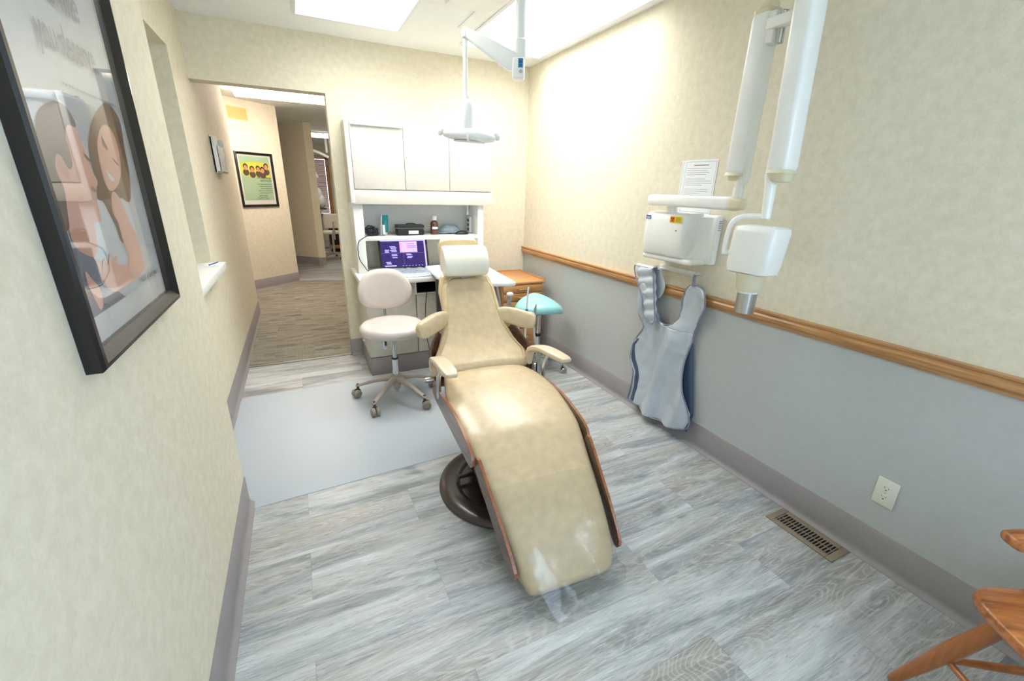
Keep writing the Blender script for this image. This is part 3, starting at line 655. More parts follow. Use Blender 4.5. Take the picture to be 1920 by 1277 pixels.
# ------------------------------------------------------------------ workstation on the back wall
UC = thing('wall_cabinet', 'white speckled upper cabinet with three doors above the open shelf', 'cabinet', (-1.6, -.001, 1.31))
W_, Dp, Hh = 1.118, .33, .575
obj('body', MB().box(0, W_, -Dp+.018, 0, 0.0, Hh, .002), 'spk', UC)
obj('valance', MB().box(-.0, W_, -Dp, -Dp+.0179, -.008, .095, .004), 'spk', UC)
dx = [(.022, .3935), (.3965, .7455), (.7485, 1.108)]
for i, (a, b) in enumerate(dx):
    d = obj('door', MB().box(a, b, -Dp-.004, -Dp+.0175, .099, Hh-.008, .003), 'spk', UC)
    if i == 0: obj('pull_strip', MB().box(a+.002, b-.002, -Dp-.022, -Dp-.004, Hh-.052, Hh-.012, .008), 'white', d)
obj('end_trim', MB().box(-.012, .020, -Dp-.003, -Dp+.0178, .0, Hh-.002, .006), 'white', UC)
tag(obj('cord_clip', MB().sphere((0, 0, .008), .016, .012, .009), 'black', loc=(-1.575, -.03, 1.885)), 'small black clip on top of the left end of the wall cabinet', 'clip')
HU = thing('shelf_hutch', 'white open hutch with one shelf between wall cabinet and worktop', 'shelf unit', (-1.6, 0, .78))
obj('side_panel', MB().box(0, .07, -.30, -.001, .0005, .529, .003), 'white', HU)
obj('side_panel', MB().box(1.0, 1.05, -.30, -.001, .0005, .529, .003), 'white', HU)
obj('back_panel', MB().box(.07, 1.0, -.02, -.001, .0005, .529), 'spk2', HU)
obj('upper_back_panel', MB().box(.07, 1.0, -.024, -.0205, .29, .529), 'white', HU)
obj('shelf', MB().box(.0705, .9995, -.285, -.0245, .247, .279, .004), 'white', HU)
ZS = 1.0592
WT = tag(obj('worktop', MB().box(-1.63, -1.02, -.60, -.001, .742, .7795, .005).box(-1.02, -.56, -.32, -.001, .742, .7795, .005), 'white'), 'white laminate desk worktop under the hutch', 'worktop')
BC = thing('base_cabinet', 'beige speckled base cabinet below the white worktop', 'cabinet', (-1.595, 0, 0))
obj('body', MB().box(0, .38, -.52, -.001, .15, .741, .002).box(.38, .60, -.52, -.001, .15, .64, .002).box(.565, .60, -.52, -.001, .64, .741).box(.38, .565, -.05, -.001, .64, .741), ['spk2'], BC)
obj('toe_kick', MB().box(-.002, .602, -.536, -.001, 0, .15, .003), 'base', BC)
obj('cubby_lining', MB().box(.3801, .3815, -.50, -.05, .6402, .7405).box(.563, .5648, -.50, -.05, .6402, .7405).box(.3815, .563, -.054, -.0505, .6402, .7405).box(.3815, .563, -.50, -.054, .6402, .6415), 'blackm', BC)
for a, b, z0, z1 in [(.004, .374, .155, .735), (.382, .598, .155, .632)]:
    obj('door', MB().box(a, b, -.54, -.5205, z0, z1, .003), 'spk2', BC)
obj('cubby_trim', MB().box(.372, .60, -.543, -.5205, .634, .646, .002).box(.372, .384, -.543, -.5205, .646, .741), 'white', BC)
tag(obj('desk_cable', MB().tube([(-1.13, -.5, .66), (-1.135, -.556, .65), (-1.15, -.552, .52), (-1.15, -.552, .30), (-1.12, -.552, .12), (-1.10, -.58, .012), (-1.02, -.62, .006)], .003, 6), 'black'), 'thick dark cable hanging from the black desk cubby', 'cable', 'cables under the desk cubby')
tag(obj('desk_cable', MB().tube([(-1.05, -.5, .66), (-1.055, -.556, .65), (-1.06, -.552, .56), (-1.02, -.552, .42), (-1.0, -.552, .30), (-1.0, -.56, .1), (-.99, -.6, .006)], .002, 6), 'black'), 'thin dark wire trailing down right of the thicker cable under the cubby', 'cable', 'cables under the desk cubby')
# laptop
LT = thing('laptop', 'open black laptop with purple X-ray software on its screen, keyboard under crinkled film', 'laptop', (-1.235, -.30, .7797), math.radians(-3))
obj('base', MB().box(-.20, .20, -.265, 0, .001, .022, .004), 'steel', LT)
sc = Matrix.Translation((0, .0, .024)) @ Matrix.Rotation(math.radians(72), 4, 'X')    # screen plane: local x, y up
lid = obj('lid', MB().box(-.197, .197, 0, .245, -.008, 0, .003, T=sc), 'black', LT)
s_ = MB(); s_.mat(0).poly([sc @ Vector(p) for p in [(-.180, .014, .001), (.180, .014, .001), (.180, .234, .001), (-.180, .234, .001)]])
def quad(mi, x0, x1, y0, y1, z): s_.mat(mi).poly([sc @ Vector(p) for p in [(x0, y0, z), (x1, y0, z), (x1, y1, z), (x0, y1, z)]])
quad(1, -.18, .18, .222, .234, .0015); quad(1, .168, .18, .016, .222, .0015); quad(2, -.03, .11, .130, .218, .0015); quad(3, -.03, -.015, .150, .214, .002); quad(4, -.022, -.012, .133, .150, .002); quad(4, .075, .083, .133, .158, .002)
quad(1, -.16, -.07, .018, .027, .0015); quad(5, -.005, -.0035, .028, .130, .0015); quad(5, -.18, .168, .124, .1255, .0015)
for i in range(7): quad(1, -.02+i*.026, -.012+i*.026, .020, .024, .0015)
for x, y, w_ in [(-.11, .175, .045), (-.105, .165, .05), (-.10, .155, .04), (-.108, .145, .05), (-.10, .135, .045), (-.10, .112, .045), (-.10, .102, .045), (-.095, .086, .04), (-.15, .148, .035), (-.15, .138, .03), (-.15, .130, .033), (.015, .113, .04), (.02, .105, .045), (.025, .092, .042), (.02, .083, .04), (-.15, .052, .04), (-.145, .044, .035), (-.145, .036, .04), (0.03, .195, .06), (.03, .18, .07), (.03, .168, .07)]:
    quad(1 if x < .03 or y < .12 else 5, x, x+w_, y, y+.005, .0022)
obj('screen', s_, [emis('scr_dark', (52, 44, 92), 1.3), emis('scr_lilac', (176, 160, 250), 1.5), emis('scr_window', (190, 160, 232), 1.4), emis('scr_pink', (232, 150, 190), 1.3), emis('scr_green', (110, 180, 170), 1.3), emis('scr_grey', (120, 104, 170), 1.3)], lid)
obj('keyboard', MB().box(-.165, .165, -.20, -.05, .0225, .0245), 'blackm', LT)
g = MB(); n1_, n2_ = 36, 20; V = [[None]*(n2_+1) for _ in range(n1_+1)]
for i in range(n1_+1):
    for j in range(n2_+1):
        x = -.225+.45*i/n1_; y = .015-.305*j/n2_
        edge = max(abs(x)/.225, abs(y+.13)/.15)
        z = .027 + .010*abs(noise.noise(Vector((x*14, y*26, 1)))) + .006*noise.noise(Vector((x*30, y*60, 3))) - (.022 if edge > .92 else 0)
        V[i][j] = g.bm.verts.new((x, y, max(z, .003)))
for i in range(n1_):
    for j in range(n2_): g._f([V[i][j], V[i+1][j], V[i+1][j+1], V[i][j+1]])
obj('keyboard_film', g, 'wrap', LT, sharp=70, label='crinkled clear film over the keyboard')

# things on the shelf
AD = thing('power_adapter', 'black power adapter with coiled cable at the left end of the shelf', 'power adapter', (-1.455, -.19, ZS))
obj('brick', MB().box(-.045, .04, -.03, .03, .0005, .06, .008), 'black', AD)
cl = []
for k in range(46):
    a = k*.62; cl.append((-.022+.035*math.cos(a)+.006*math.sin(k), -.045+.016*math.sin(a*1.3), .046+.030*math.sin(a)*.9+.01*math.sin(k*1.7)))
obj('cable_coil', MB().tube(cl, .003, 6), 'black', AD)
tag(obj('charger_cable', MB().tube([(-1.50, -.24, ZS+.02), (-1.515, -.30, ZS+.008), (-1.545, -.315, 1.055), (-1.585, -.312, 1.02), (-1.593, -.312, .95), (-1.585, -.312, .89), (-1.555, -.315, .835), (-1.53, -.33, .800), (-1.47, -.36, .785)], .003, 7), 'black'), 'thin black cable looping down the left hutch panel to the worktop', 'cable')
CU = thing('clear_cup', 'small clear plastic cup holding a white stick, left of the teal tube', 'cup', (-1.388, -.215, ZS))
obj('cup', MB().lathe([(0, .001), (.022, .001), (.026, .08), (.0245, .08), (.021, .004), (0, .004)], seg=24), 'clearcup', CU)
obj('label_strip', MB().box(.004, .021, -.027, -.0255, .012, .085), 'paper', CU)
tag(obj('mixing_stick', MB().box(-.004, .004, -.001, .001, 0, .155), 'white', loc=(-1.392, -.212, ZS+.006), rot=(0, .06, 0)), 'thin white stick standing in the clear cup', 'stick')
tag(obj('toothpaste_tube', MB().mat(0).skin([[Vector((a*math.cos(t), b*math.sin(t), z)) for t in [2*PI*k/20 for k in range(20)]] for a, b, z in [(.017, .017, .022), (.022, .018, .030), (.025, .012, .08), (.028, .004, .15), (.028, .002, .156)]]).mat(1).cyl((0, 0, 0), (0, 0, .022), .015), ['tealtube', 'white'], loc=(-1.352, -.17, ZS+.0005)), 'teal squeeze tube standing on its cap on the shelf', 'tube')
ZC = thing('zip_case', 'black zippered case with a white label on the shelf', 'case', (-1.163, -.20, ZS))
obj('shell', MB().box(-.112, .112, -.045, .045, .0005, .055, .014, seg=4).box(-.114, .114, -.047, .047, .060, .084, .010, seg=3), 'black', ZC)
obj('zipper', MB().box(-.1145, .1145, -.048, .048, .054, .061, .003), 'ink', ZC)
obj('handle', MB().tube([(-.03, -.02, .082), (-.02, -.02, .092), (.03, -.02, .092), (.05, -.02, .082)], .004, 8), 'black', ZC)
lb = MB().mat(0).box(-.018, .062, -.0468, -.0458, .012, .038)
obj('label', lb, 'paper', ZC)
BO = thing('amber_bottle', 'brown bottle with a white cap in the middle of the shelf', 'bottle', (-.955, -.20, ZS))
obj('body', MB().lathe([(0, .0005), (.030, .0005), (.033, .006), (.033, .085), (.028, .102), (.016, .112), (.016, .118), (0, .118)], seg=28), 'amber', BO)
obj('cap', MB().lathe([(0, .116), (.022, .116), (.023, .122), (.022, .148), (.018, .152), (0, .152)], seg=28), 'white', BO)
obj('label', MB().skin([[Vector((.0336*math.cos(a), .0336*math.sin(a), z)) for a in [-PI/2-.8+1.6*k/8 for k in range(9)]] for z in (.045, .065)], closed=False), 'paper', BO)
mk = MB()
for i in range(3):
    mk.skin([[Vector((rx*math.cos(a), ry*math.sin(a), z+i*.012+.004*math.sin(3*a+i))) for a in [2*PI*k/28 for k in range(28)]] for rx, ry, z in [(.10, .06, .006), (.115-.01*i, .065, .012), (.11-.012*i, .06, .022), (.08-.01*i, .045, .032+.006*i)]])
tag(obj('blue_pouch', mk, pm('pouch_blue', (150, 170, 184), .4, mott=.2, mscale=40), loc=(-.805, -.13, ZS)), 'soft grey-blue folded pouch behind the dark mouse on the shelf', 'pouch')
tag(obj('computer_mouse', MB().skin([[Vector((x, .032*math.sqrt(max(0, 1-(x/.062)**2))*math.cos(a), .002+.030*(1-(x/.062)**2)**.6*max(0, math.sin(a)))) for a in [2*PI*k/20 for k in range(20)]] for x in [-.0615, -.055, -.04, -.02, 0, .02, .04, .055, .0615]]), 'black', loc=(-.725, -.235, ZS+.001)), 'dark computer mouse at the right end of the shelf', 'mouse')
PS = thing('power_strip', 'white vertical strip of three sockets inside the right side of the hutch', 'power strip', (-.6005, -.11, 1.13))
obj('housing', MB().box(-.022, 0, -.045, .03, -.065, .07, .004), 'white', PS)
for z in (-.038, .0, .038): obj('socket', MB().box(-.0245, -.022, -.025, .005, z-.012, z+.012, .003), 'black', PS)
tag(obj('cabinet_hook', MB().cyl((0, 0, 0), (0, 0, .06), .007).box(-.012, .012, -.006, .006, -.03, 0, .003), 'white', loc=(-.64, -.16, 1.247)), 'small white clip hanging under the wall cabinet at the right', 'clip')
pg = MB().box(-.10, .10, -.07, .07, 0, .001).box(-.06, .12, -.09, .05, .0012, .002, T=Matrix.Rotation(.3, 4, 'Z'))
tag(obj('loose_papers', pg, 'paper', loc=(-.90, -.20, .7797)), 'loose white papers on the worktop right of the laptop', 'papers')

# oak drawer cart in the corner
DC = thing('drawer_cabinet', 'oak rolling drawer cabinet in the back right corner', 'drawer cabinet', (-.29, -.34, 0))
obj('body', MB().box(-.20, .195, -.235, .24, .07, .665, .004), 'oakz', DC)
tp = MB().box(-.215, .212, -.255, .25, .665, .685, .005).box(-.21, -.20, -.25, .245, .685, .700).box(.20, .209, -.25, .245, .685, .700).box(-.2, .2, .237, .246, .685, .700)
obj('top', tp, 'oakx', DC)
z = .655
for i, hgt in enumerate([.072, .072, .072, .072, .105, .165]):
    d = obj('drawer', MB().box(-.195, .19, -.252, -.2355, z-hgt+.010, z, .006), 'oakx', DC)
    zz = z - hgt*.45
    obj('handle', MB().tube([(-.05, -.252, zz), (-.05, -.268, zz), (.05, -.268, zz), (.05, -.252, zz)], .0048, 8, False), 'brass', d)
    z -= hgt
for x in (-.16, .15):
    for y in (-.19, .2): obj('caster', MB().cyl((x-.012, y, .028), (x+.012, y, .028), .028).box(x-.008, x+.008, y-.01, y+.01, .028, .07), 'blackm', DC)

# dental delivery cart with white tray top
CT = thing('delivery_cart', 'dental delivery cart with white tray top standing behind the patient chair', 'dental cart', (-.84, -.72, 0))
def L2(p): return (p[0]+.84, p[1]+.72)
tpz = [L2(p) for p in [(-1.085, -.335), (-1.125, -1.03), (-1.10, -1.065), (-.70, -1.19), (-.655, -1.17), (-.585, -.40), (-.62, -.325)]]
obj('tray_top', MB().prism(tpz, .795, .822, 'z', .006), 'white', CT)
obj('body', MB().prism([L2(p) for p in [(-1.085, -.64), (-1.095, -.98), (-.80, -1.06), (-.76, -.66)]], .42, .7945, 'z', .006), 'spk2', CT)
ct = obj('connector_strip', MB().box(-.262, -.254, -.255, .0, .46, .785, .003, T=Matrix.Translation((0, 0, 0))), 'black', CT)
for i in range(6): obj('connector', MB().cyl((-.262, -.20+.02*(i % 2), .49+i*.05), (-.275, -.20+.02*(i % 2), .49+i*.05), .011, seg=12), 'steel', ct)
obj('column', MB().cyl((.0, .05, .05), (.0, .05, .42), .03), 'steel', CT)
bs = MB()
for k in range(4):
    a = PI/4+PI/2*k; bs.tube([(0, .05, .07), (.20*math.cos(a), .05+.20*math.sin(a), .06)], [.02, .014], 10, False)
    bs.cyl((.2*math.cos(a), .05+.2*math.sin(a)-.01, .025), (.2*math.cos(a), .05+.2*math.sin(a)+.01, .025), .0245, seg=18).cyl((.2*math.cos(a), .05+.2*math.sin(a), .03), (.2*math.cos(a), .05+.2*math.sin(a), .06), .006, seg=8)
obj('base', bs, 'steel', CT)
obj('front_leg', MB().box(-.275, -.262, -.03, -.02, .02, .79), 'steel', CT)
br = MB().tube([(.07, -.36, .795), (.08, -.37, .74), (.085, -.39, .66), (.09, -.40, .60)], .012, 10).tube([(.02, -.34, .795), (.02, -.36, .72), (.015, -.37, .62)], .012, 10)
obj('holder_bracket', br, 'steel', CT)
obj('holder_rail', MB().tube([(.0, -.38, .63), (.12, -.42, .615), (.24, -.47, .60), (.31, -.50, .585)], .012, 10), 'hose', CT)
# hand instruments in their holders
H1 = thing('drive_handpiece', 'white-capped instrument in the cart holder beside the backrest', 'dental instrument', (-.725, -1.19, .60))
obj('body', MB().tube([(0, 0, .0), (.006, 0, .06), (.012, 0, .125)], [.011, .013, .014], 14), 'steel', H1)
obj('cap', MB().sphere((.014, 0, .142), .026, .020, .017), 'white', H1)
H2 = thing('saliva_ejector', 'thin white saliva ejector with a blue collar standing behind the right wing pad', 'dental instrument', (-.58, -1.2, .58))
obj('straw', MB().tube([(0, 0, .02), (.003, 0, .12), (.008, 0, .205)], .0055, 10), 'white', H2)
obj('collar', MB().cyl((0, 0, .0), (0, 0, .045), .009), 'navy', H2)
obj('hose', MB().tube([(0, 0, 0), (-.004, .0, -.10), (-.008, 0, -.26), (-.012, .02, -.42), (-.10, .10, -.56), (-.18, .22, -.565)], .008, 10), 'white', H2)
H3 = thing('air_water_syringe', 'metal tipped syringe with white body right of the saliva ejector', 'dental instrument', (-.528, -1.2, .560))
obj('body', MB().tube([(-.03, 0, .03), (0, 0, .012), (.012, 0, -.01)], [.015, .020, .014], 14), 'white', H3)
obj('tip', MB().tube([(.012, 0, .0), (.018, 0, .05), (.026, 0, .095)], [.012, .010, .003], 10), 'steel', H3)
obj('hose', MB().tube([(.01, 0, -.01), (.012, 0, -.10), (.035, 0, -.22), (.055, 0, -.36), (.03, .05, -.50), (-.12, .16, -.532)], .0095, 10), 'hose', H3)
H4 = thing('suction_handpiece', 'beige suction hose hanging behind the right wing pad', 'dental instrument', (-.645, -1.2, .56))
obj('body', MB().tube([(0, 0, -.03), (0, 0, .05)], [.010, .013], 12, False), 'white', H4)
obj('hose', MB().tube([(0, 0, -.02), (.006, 0, -.12), (.035, 0, -.22), (.075, 0, -.33), (.06, .03, -.45), (-.06, .12, -.545)], .011, 10), 'hose', H4)

# ------------------------------------------------------------------ ceiling mounted operatory lamp
CT2 = tag(obj('ceiling_track', MB().prism([(-1.10, -1.75), (-.80, -1.75), (-.80, -1.20), (-.855, -1.07), (-1.10, -1.07)], H-.055, H-.0005, 'z', .010), 'white'), 'white ceiling box the operatory lamp pole hangs from', 'ceiling box')
LP = thing('operatory_lamp', 'white articulated dental lamp hanging from the ceiling pole', 'dental lamp', (-.84, -1.51, H-.055))
def lp(x, y, z): return Vector((x+.84, y+1.51, z-(H-.055)))
obj('pole', MB().cyl(lp(-.84, -1.51, 2.384), lp(-.84, -1.51, 2.12), .026, seg=32), 'lampw', LP)
obj('sleeve', MB().lathe([(.0, 0), (.030, 0), (.0315, .004), (.0315, .082), (.028, .086), (0, .086)], lp(-.84, -1.51, 2.07), 32), 'lampw', LP)
jt = obj('joint_cover', MB().box(-.034, .030, -.034, .034, -.095, .005, .012, T=Matrix.Translation(lp(-.845, -1.51, 2.068)) @ Matrix.Rotation(-.5, 4, 'Z'), seg=3), 'lampw', LP)
TJ = Matrix.Translation(lp(-.845, -1.51, 2.068)) @ Matrix.Rotation(-.5, 4, 'Z')
lbm = MB(); lbm.mat(0).box(-.002, .022, -.0355, -.0342, -.045, -.004, T=TJ).mat(1).box(.006, .016, -.0360, -.0355, -.040, -.030, T=TJ).box(.003, .019, -.0360, -.0355, -.024, -.014, T=TJ)
obj('blue_label', lbm, ['blue', pm('label_dark', (30, 84, 124), .5)], jt)
obj('lock_knob', MB().cyl(TJ @ Vector((.012, -.034, -.062)), TJ @ Vector((.012, -.0375, -.062)), .009), 'steel', jt)
pa = lp(-.873, -1.50, 2.052); pb = lp(-1.085, -1.36, 2.19); dA = (pb-pa).normalized(); sd = Vector((-dA.y, dA.x, 0)).normalized(); nu = dA.cross(sd)
if nu.z < 0: nu = -nu
rings = []
for t, h, wd_ in [(-.03, .030, .02), (0, .046, .024), (.06, .044, .023), (.2, .032, .020), (.255, .026, .019), (.290, .022, .017), (.302, .014, .012)]:
    p = pa + dA*t
    rings.append([p + sd*wd_*math.copysign(abs(math.cos(a))**.5, math.cos(a)) + nu*h*math.copysign(abs(math.sin(a))**.5, math.sin(a)) for a in [2*PI*k/20 for k in range(20)]])
obj('spring_arm', MB().skin(rings), 'lampw', LP, sharp=50)
obj('drop_rod', MB().cyl(lp(-1.085, -1.36, 2.18), lp(-1.085, -1.36, 1.87), .0125).cyl(lp(-1.085, -1.36, 2.165), lp(-1.085, -1.36, 2.19), .02), 'lampw', LP)
obj('swivel_body', MB().lathe([(0, 0), (.036, 0), (.040, .01), (.037, .13), (.030, .15), (.018, .157), (.017, .175), (0, .175)], lp(-1.078, -1.36, 1.725), 28), 'lampw', LP)
hd = Vector((.93, -.30, -.045)).normalized(); hs_ = Vector((.30, .93, 0)).normalized(); hu = hd.cross(hs_)
c0 = lp(-1.068, -1.365, 1.700); rings = []
for t, w_, hh, oz in [(-.146, .010, .010, .006), (-.138, .032, .020, .004), (-.11, .052, .028, .002), (-.05, .062, .036, .002), (0, .064, .042, .004), (.06, .062, .040, .002), (.11, .050, .032, 0), (.136, .030, .022, 0), (.146, .010, .010, 0)]:
    rings.append([c0 + hd*t + hs_*w_*math.cos(a) + hu*(hh*math.copysign(abs(math.sin(a))**.8, math.sin(a))*(1 if math.sin(a) > 0 else .7)+oz) for a in [2*PI*k/28 for k in range(28)]])
lh = obj('lamp_head', MB().skin(rings), 'lampw', LP, sharp=70)
rr_ = [[c0 + hd*(.085*math.cos(a))*f + hs_*(.045*math.sin(a))*f - hu*(.0285+z_) for a in [2*PI*k/28 for k in range(28)]] for f, z_ in [(1.0, -.006), (1.02, .001), (.9, .002), (.1, .002)]]
obj('lens', MB().skin(rr_), pm('lamp_lens', (214, 216, 216), .12, coat=.5), lh)
for t in (-.145, .145):
    obj('handle', MB().tube([c0+hd*t*.85+hu*.01, c0+hd*t+hu*.024, c0+hd*t*1.08+hu*.012, c0+hd*t*1.10-hu*.006], [.014, .017, .016, .008], 12), 'lampw', lh)
obj('pivot', MB().cyl(c0-hd*.10+hu*.012+hs_*.01, c0-hd*.10+hu*.034+hs_*.01, .010).box(-.012, .012, -.01, .01, .018, .034, .002, T=Matrix.Translation(c0-hd*.085)), 'black', lh)
obj('switch', MB().box(-.006, .006, -.006, .004, -.030, .0, .003, T=Matrix.Translation(c0-hs_*.072-hd*.01)), 'white', lh)
obj('yoke', MB().tube([c0-hd*.06+hu*.028, c0+hu*.045, c0+hd*.06+hu*.028], .014, 12), 'lampw', LP)

# ------------------------------------------------------------------ wall mounted X-ray unit
XR = thing('xray_unit', 'white wall-mounted dental X-ray machine with folding double arm', 'X-ray machine', (0, -2.0, 1.2))
def xr(x, y, z): return Vector((x, y+2.0, z-1.2))
TX = Matrix.Translation((0, 2.0, -1.2))
base = MB().box(-.045, -.001, -2.238, -1.85, 1.075, 1.330, .012, T=TX, seg=3).box(-.155, -.03, -2.20, -1.838, 1.070, 1.102, .014, T=TX, seg=3)
obj('backplate', base, 'xray', XR)
rings = []   # scoop to the right of the cover
for i in range(9):
    t = i/8; y = -2.13 - .105*t; xx = -.05 - .10*(1-t)**2.0; 
    rings.append([xr(-.04, y, 1.08), xr(xx, y, 1.08+.02*t), xr(xx, y, 1.10+.02*t), xr(-.05-.035*(1-t), y, 1.14+.05*(1-t)*0+.02), xr(-.05-.05*(1-t)**1.5, y, 1.318), xr(-.04, y, 1.325)])
obj('scoop', MB().skin(rings), 'xray', XR, sharp=60)
cv = MB(); rings = []
for z_, dx_ in [(1.100, .02), (1.104, .006), (1.115, 0), (1.20, -.008), (1.29, -.002), (1.322, .008), (1.333, .03), (1.336, .06)]:
    rg = []
    for k in range(33):
        a = PI*k/32; yy = -1.992 - (-.153)*math.copysign(abs(math.cos(a))**.22, math.cos(a)); xx = -.045 - (.125-dx_)*math.sin(a)**.20
        rg.append(xr(xx, yy, z_))
    rings.append(rg)
cover = obj('cover', cv.skin(rings), 'xray', XR, sharp=50)
def sticker(name, y0, y1, z0, z1, mats, fn, x=-.1765):
    o = MB(); o.mat(0).box(x-.0006, x, y0, y1, z0, z1, T=TX); fn(o); return obj(name, o, mats, cover)
def st1(o):
    o.mat(1).box(-.1743, -.1738, -1.891, -1.861, 1.301, 1.305, T=TX).box(-.1743, -.1738, -1.889, -1.865, 1.295, 1.298, T=TX)
sticker('brand_label', -1.895, -1.857, 1.292, 1.314, ['navy', 'paper'], st1, -.1732)
def st2(o):
    o.mat(1).box(-.1748, -.1743, -2.072, -2.043, 1.287, 1.315, T=TX).mat(2)
    cy, cz = -2.058, 1.302
    for k in range(3):
        a = PI/2 + 2*PI*k/3 + PI
        o.prism([(cy+.002*math.cos(a-.5)+2, cz+.002*math.sin(a-.5)-1.2), (cy+.011*math.cos(a-.5)+2, cz+.011*math.sin(a-.5)-1.2), (cy+.0115*math.cos(a)+2, cz+.0115*math.sin(a)-1.2), (cy+.011*math.cos(a+.5)+2, cz+.011*math.sin(a+.5)-1.2), (cy+.002*math.cos(a+.5)+2, cz+.002*math.sin(a+.5)-1.2)], -.1753, -.1748, 'x')
    for i in range(5): o.box(-.1748, -.1743, -2.118+.004*(i % 2), -2.078, 1.290+i*.005, 1.2915+i*.005, T=TX)
sticker('warning_sticker', -2.122, -2.040, 1.284, 1.317, ['yellow', 'orange', 'inkb'], st2, -.1737)
obj('status_light', MB().cyl(xr(-.170, -2.092, 1.245), xr(-.1755, -2.092, 1.245), .004, seg=12), 'casterdark', cover)
for i in range(6): obj('vent_slot', MB().box(-.034, -.014, -2.2396, -2.2375, 1.255+i*.009, 1.258+i*.009, T=TX), 'ink', XR)
obj('arm_pivot', MB().cyl(xr(-.13, -2.0, 1.33), xr(-.13, -2.0, 1.372), .028).cyl(xr(-.13, -2.0, 1.345), xr(-.13, -2.0, 1.350), .030), 'xray', XR)
def beam(mb, p0, p1, half_w, half_d, wdir, taper0=1, taper1=1):
    p0, p1 = Vector(p0), Vector(p1); t = (p1-p0).normalized(); wv = Vector(wdir).normalized(); dv = t.cross(wv).normalized(); L_ = (p1-p0).length; rings = []
    for s_, f in [(0, .72*taper0), (.008/L_, .92*taper0), (.02/L_, taper0), (1-.02/L_, taper1), (1-.008/L_, .92*taper1), (1, .72*taper1)]:
        p = p0.lerp(p1, s_)
        rings.append([p + wv*half_w*f*math.copysign(abs(math.cos(a))**.45, math.cos(a)) + dv*half_d*f*math.copysign(abs(math.sin(a))**.6, math.sin(a)) for a in [2*PI*k/24 for k in range(24)]])
    return mb.skin(rings)
obj('horizontal_arm', beam(MB(), xr(-.135, -1.84, 1.395), xr(-.225, -2.46, 1.395), .030, .034, (0, 0, 1)), 'xray', XR, sharp=50)
obj('arm_end_cap', beam(MB(), xr(-.224, -2.44, 1.394), xr(-.232, -2.505, 1.392), .0305, .0345, (0, 0, 1), 1, .8), 'xcap', XR, sharp=50)
obj('arm_knuckle', MB().cyl(xr(-.215, -2.455, 1.42), xr(-.215, -2.455, 1.462), .022).cyl(xr(-.215, -2.455, 1.46), xr(-.215, -2.455, 1.50), .017).box(-.23, -.20, -2.49, -2.44, 1.475, 1.575, .008, T=TX), 'xray', XR)
obj('lower_arm', beam(MB(), xr(-.215, -2.435, 1.515), xr(-.215, -2.435, 2.11), .043, .042, (0, 1, 0)), 'xray', XR, sharp=50)
obj('arm_end_cap', beam(MB(), xr(-.215, -2.428, 1.49), xr(-.215, -2.430, 1.53), .042, .043, (0, 1, 0), .7, 1), 'xcap', XR, sharp=50)
obj('arm_end_cap', beam(MB(), xr(-.215, -2.435, 2.095), xr(-.215, -2.44, 2.145), .043, .043, (0, 1, 0), 1, .7), 'xcap', XR, sharp=50)
obj('elbow_link', MB().box(-.26, -.22, -2.62, -2.47, 2.035, 2.075, .006, T=TX).box(-.25, -.20, -2.50, -2.465, 1.99, 2.10, .008, T=TX), 'xray', XR)
obj('elbow_guard', MB().tube([xr(-.235, -2.512, 1.985), xr(-.235, -2.512, 2.095), xr(-.205, -2.512, 2.10), xr(-.205, -2.512, 1.99), xr(-.235, -2.512, 1.985)], .005, 8, False), 'steel', XR)
obj('upper_arm', beam(MB(), xr(-.30, -2.655, 2.20), xr(-.315, -2.700, 1.515), .043, .043, (0, 1, 0)), 'xray', XR, sharp=50)
obj('arm_end_cap', beam(MB(), xr(-.315, -2.698, 1.53), xr(-.316, -2.705, 1.480), .043, .044, (0, 1, 0), 1, .75), 'xcap', XR, sharp=50)
obj('arm_end_cap', beam(MB(), xr(-.30, -2.656, 2.19), xr(-.30, -2.65, 2.235), .043, .044, (0, 1, 0), 1, .7), 'xcap', XR, sharp=50)
obj('head_post', MB().tube([xr(-.31, -2.655, 1.56), xr(-.312, -2.660, 1.50), xr(-.315, -2.668, 1.45)], [.020, .022, .018], 16, False).cyl(xr(-.315, -2.668, 1.47), xr(-.318, -2.678, 1.345), .021, .017), 'xray', XR)
obj('yoke', MB().tube([xr(-.318, -2.690, 1.352), xr(-.318, -2.64, 1.352), xr(-.33, -2.585, 1.347), xr(-.345, -2.553, 1.32), xr(-.352, -2.546, 1.26), xr(-.352, -2.546, 1.20)], .0105, 14), 'xray', XR)
rings = []
for z_, y0, y1, x0_, x1_ in [(1.125, -2.735, -2.59, -.36, -.27), (1.132, -2.752, -2.577, -.372, -.26), (1.16, -2.757, -2.572, -.376, -.257), (1.29, -2.768, -2.578, -.378, -.255), (1.310, -2.765, -2.582, -.374, -.258), (1.318, -2.75, -2.60, -.36, -.27)]:
    cy_, cx_ = (y0+y1)/2, (x0_+x1_)/2
    rings.append([xr(cx_+(x1_-x0_)/2*math.copysign(abs(math.cos(a))**.35, math.cos(a)), cy_+(y1-y0)/2*math.copysign(abs(math.sin(a))**.35, math.sin(a)), z_) for a in [2*PI*k/32 for k in range(32)]])
obj('tube_head', MB().skin(rings), 'xray', XR, sharp=50)
obj('collar', MB().lathe([(0, 0), (.044, 0), (.050, .01), (.052, .055), (.060, .072), (0, .072)], xr(-.318, -2.668, 1.056), 36), 'xcap', XR)
obj('cone', MB().mat(0).lathe([(.034, 0), (.038, 0), (.0385, .09), (.034, .09)], xr(-.318, -2.668, .962), 36).mat(1).lathe([(0, .084), (.0395, .084), (.0395, .096), (0, .096)], xr(-.318, -2.668, .962), 36).mat(0).lathe([(.0, .002), (.034, .002), (.034, .004), (0, .004)], xr(-.318, -2.668, .962), 36), ['steel', 'white'], XR)
